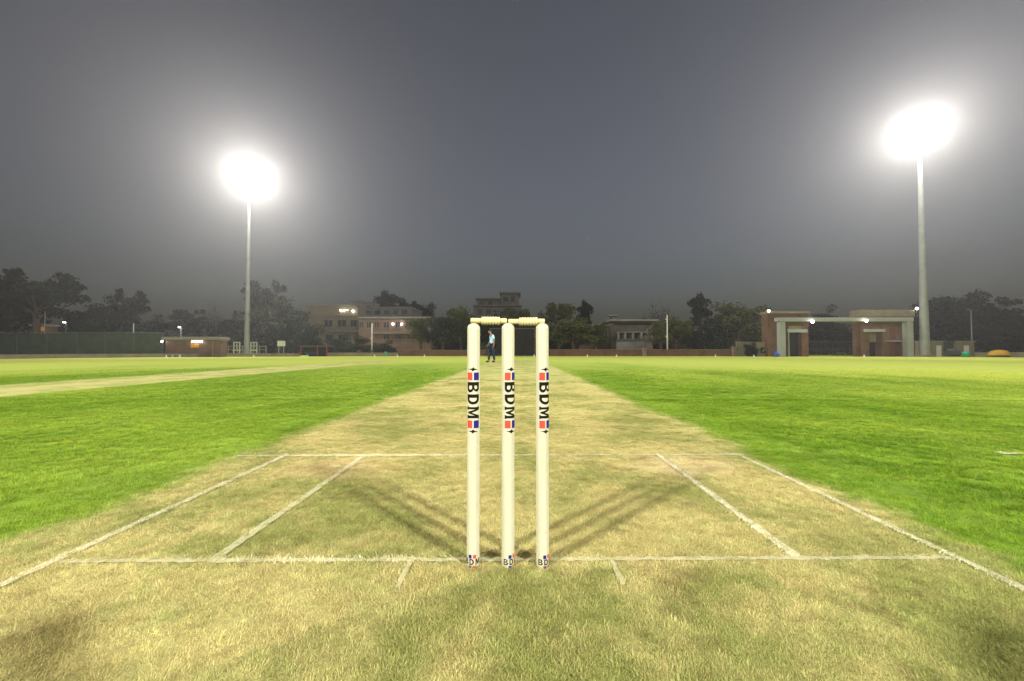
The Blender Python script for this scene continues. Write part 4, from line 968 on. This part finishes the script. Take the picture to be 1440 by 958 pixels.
def figure(lab, loc, rz, J, skin_scale=1.0):
    t = thing('person', lab, 'person', loc, rz); r = {}
    P_ = {k: (v, rad * (.8 if k in ('pelvis', 'spine', 'chest', 'hil', 'hir') or k[:2] == 'sh' else 1)) for k, (v, rad) in J.items()}
    E = [('pelvis', 'spine'), ('spine', 'chest'), ('chest', 'neck'), ('neck', 'jaw'), ('jaw', 'head'), ('head', 'crown'), ('head', 'nose')]
    for s in 'lr':
        E += [('chest', 'sh' + s), ('sh' + s, 'el' + s), ('el' + s, 'wr' + s), ('wr' + s, 'ha' + s), ('pelvis', 'hi' + s), ('hi' + s, 'kn' + s), ('kn' + s, 'an' + s), ('an' + s, 'to' + s)]
    body = skin_obj('body', (P_, E), M_SKIN, t)
    for s in 'lr':
        h = Vector(J['ha' + s][0]); d = (h - Vector(J['wr' + s][0])).normalized(); sd = d.cross(Vector((1, 0, .2))).normalized()
        fn = {'palm': (tuple(h - d * .02), .022)}; fe = []
        for q, (off, ln) in enumerate(((-.030, .060), (-.010, .078), (.010, .075), (.028, .058))):
            a = h + sd * off + d * .03; b = a + d * ln * .55 + Vector((-.006, 0, 0)); c = b + d * ln * .45 + Vector((-.015, 0, 0))
            fn[f'a{q}'] = (tuple(a), .010); fn[f'b{q}'] = (tuple(b), .009); fn[f'c{q}'] = (tuple(c), .007); fe += [('palm', f'a{q}'), (f'a{q}', f'b{q}'), (f'b{q}', f'c{q}')]
        a = h - sd * .04 + Vector((-.02, 0, 0)); b = a + d * .045 + Vector((-.012, 0, 0)); fn['ta'] = (tuple(a), .011); fn['tb'] = (tuple(b), .009); fe += [('palm', 'ta'), ('ta', 'tb')]
        skin_obj('fingers', (fn, fe), M_SKIN, t, 1)
    def cloth(name, keys, edges, grow, m, mids=()):
        pp = {k: (J[k][0], J[k][1] * grow if not isinstance(J[k][1], tuple) else tuple(q * grow for q in J[k][1])) for k in keys}
        for k, (a, b, f) in mids: pp[k] = (tuple(Vector(J[a][0]).lerp(Vector(J[b][0]), f)), J[b][1] * grow * 1.35)
        return skin_obj(name, (pp, edges), m, t)
    cloth('shirt', ['pelvis', 'spine', 'chest', 'shl', 'shr'], [('pelvis', 'spine'), ('spine', 'chest'), ('chest', 'shl'), ('chest', 'shr'), ('shl', 'ml'), ('shr', 'mr')], 1.2, M_SHIRT, (('ml', ('shl', 'ell', .75)), ('mr', ('shr', 'elr', .75))))
    cloth('trousers', ['pelvis', 'hil', 'hir', 'knl', 'knr', 'anl', 'anr'], [('pelvis', 'hil'), ('pelvis', 'hir'), ('hil', 'knl'), ('hir', 'knr'), ('knl', 'anl'), ('knr', 'anr')], 1.2, M_TROU)
    for s in 'lr':
        a = Vector(J['an' + s][0]); b = Vector(J['to' + s][0]); skin_obj('shoe', ({'h': (tuple(a + (a - b) * .25 + Vector((0, 0, -.045))), .048), 'm': (tuple(a.lerp(b, .5) + Vector((0, 0, -.01))), .05), 't': (tuple(b), .038)}, [('h', 'm'), ('m', 't')]), M_SHOE, t, 1)
    hd = Vector(J['head'][0]); cr_ = Vector(J['crown'][0]); nz = Vector(J['nose'][0]); bk = (hd - nz).normalized()
    skin_obj('hair', ({'a': (tuple(hd + bk * .035 + Vector((0, 0, -.01))), .102), 'b': (tuple(cr_ + bk * .012 + Vector((0, 0, .006))), .096)}, [('a', 'b')]), M_HAIR, t)
    for s in (-1, 1):
        side = Vector((0, 1, 0)) * s
        e = MB(); e.lathe([(.004, -.010), (.011, 0), (.004, .010)], 8); o = e.build('eye', M_SHOE, t, smooth=True); o.location = hd - bk * .082 + side * .032 + Vector((0, 0, .012))
        e = MB(); e.lathe([(.006, -.03), (.016, 0), (.010, .03)], 8); o = e.build('ear', M_SKIN, t, smooth=True); o.location = hd + side * .088 + bk * .01
    return t
Jw = {'pelvis': ((0, 0, .93), .135), 'spine': ((.0, 0, 1.10), .125), 'chest': ((-.03, 0, 1.32), .135), 'neck': ((-.075, 0, 1.47), .055), 'jaw': ((-.115, 0, 1.535), .07), 'head': ((-.135, 0, 1.595), .088), 'crown': ((-.125, 0, 1.655), .07), 'nose': ((-.228, 0, 1.565), .018),
      'shl': ((-.02, -.17, 1.40), .07), 'ell': ((.05, -.22, 1.13), .045), 'wrl': ((.04, -.22, .90), .032), 'hal': ((.02, -.22, .83), .034), 'shr': ((-.03, .17, 1.40), .07), 'elr': ((-.06, .23, 1.13), .045), 'wrr': ((-.16, .22, .93), .032), 'har': ((-.20, .21, .87), .034),
      'hil': ((0, -.09, .88), .10), 'knl': ((.03, -.10, .50), .068), 'anl': ((.10, -.10, .10), .046), 'tol': ((-.05, -.11, .045), .03), 'hir': ((0, .09, .88), .10), 'knr': ((-.13, .10, .50), .068), 'anr': ((-.17, .10, .10), .046), 'tor': ((-.33, .11, .045), .03)}
pp = GX(692.3, 20.6)
figure('person in light blue shirt and dark trousers walking with head bowed', (pp.x, pp.y, .008), R(14), Jw)
# the photographer crouching behind the camera: both back floodlights throw the crouching shadow into the near corners
Jc = {'pelvis': ((.22, 0, .26), .15), 'spine': ((.20, 0, .40), .14), 'chest': ((.08, 0, .56), .145), 'neck': ((-.01, 0, .67), .06), 'jaw': ((-.04, 0, .73), .07), 'head': ((-.05, 0, .785), .09), 'crown': ((-.04, 0, .85), .07), 'nose': ((-.145, 0, .77), .018),
      'shl': ((.04, -.18, .59), .07), 'ell': ((.0, -.30, .40), .047), 'wrl': ((-.05, -.16, .58), .033), 'hal': ((-.07, -.11, .62), .034), 'shr': ((.04, .18, .59), .07), 'elr': ((.0, .30, .40), .047), 'wrr': ((-.05, .16, .58), .033), 'har': ((-.07, .11, .62), .034),
      'hil': ((.20, -.11, .25), .11), 'knl': ((-.10, -.24, .38), .075), 'anl': ((.05, -.22, .10), .05), 'tol': ((-.09, -.25, .045), .03), 'hir': ((.20, .11, .25), .11), 'knr': ((-.10, .24, .38), .075), 'anr': ((.05, .22, .10), .05), 'tor': ((-.09, .25, .045), .03)}
figure('person crouching on the pitch behind the camera, casting two soft shadows', (.03, -1.363, .008), R(-90), Jc)
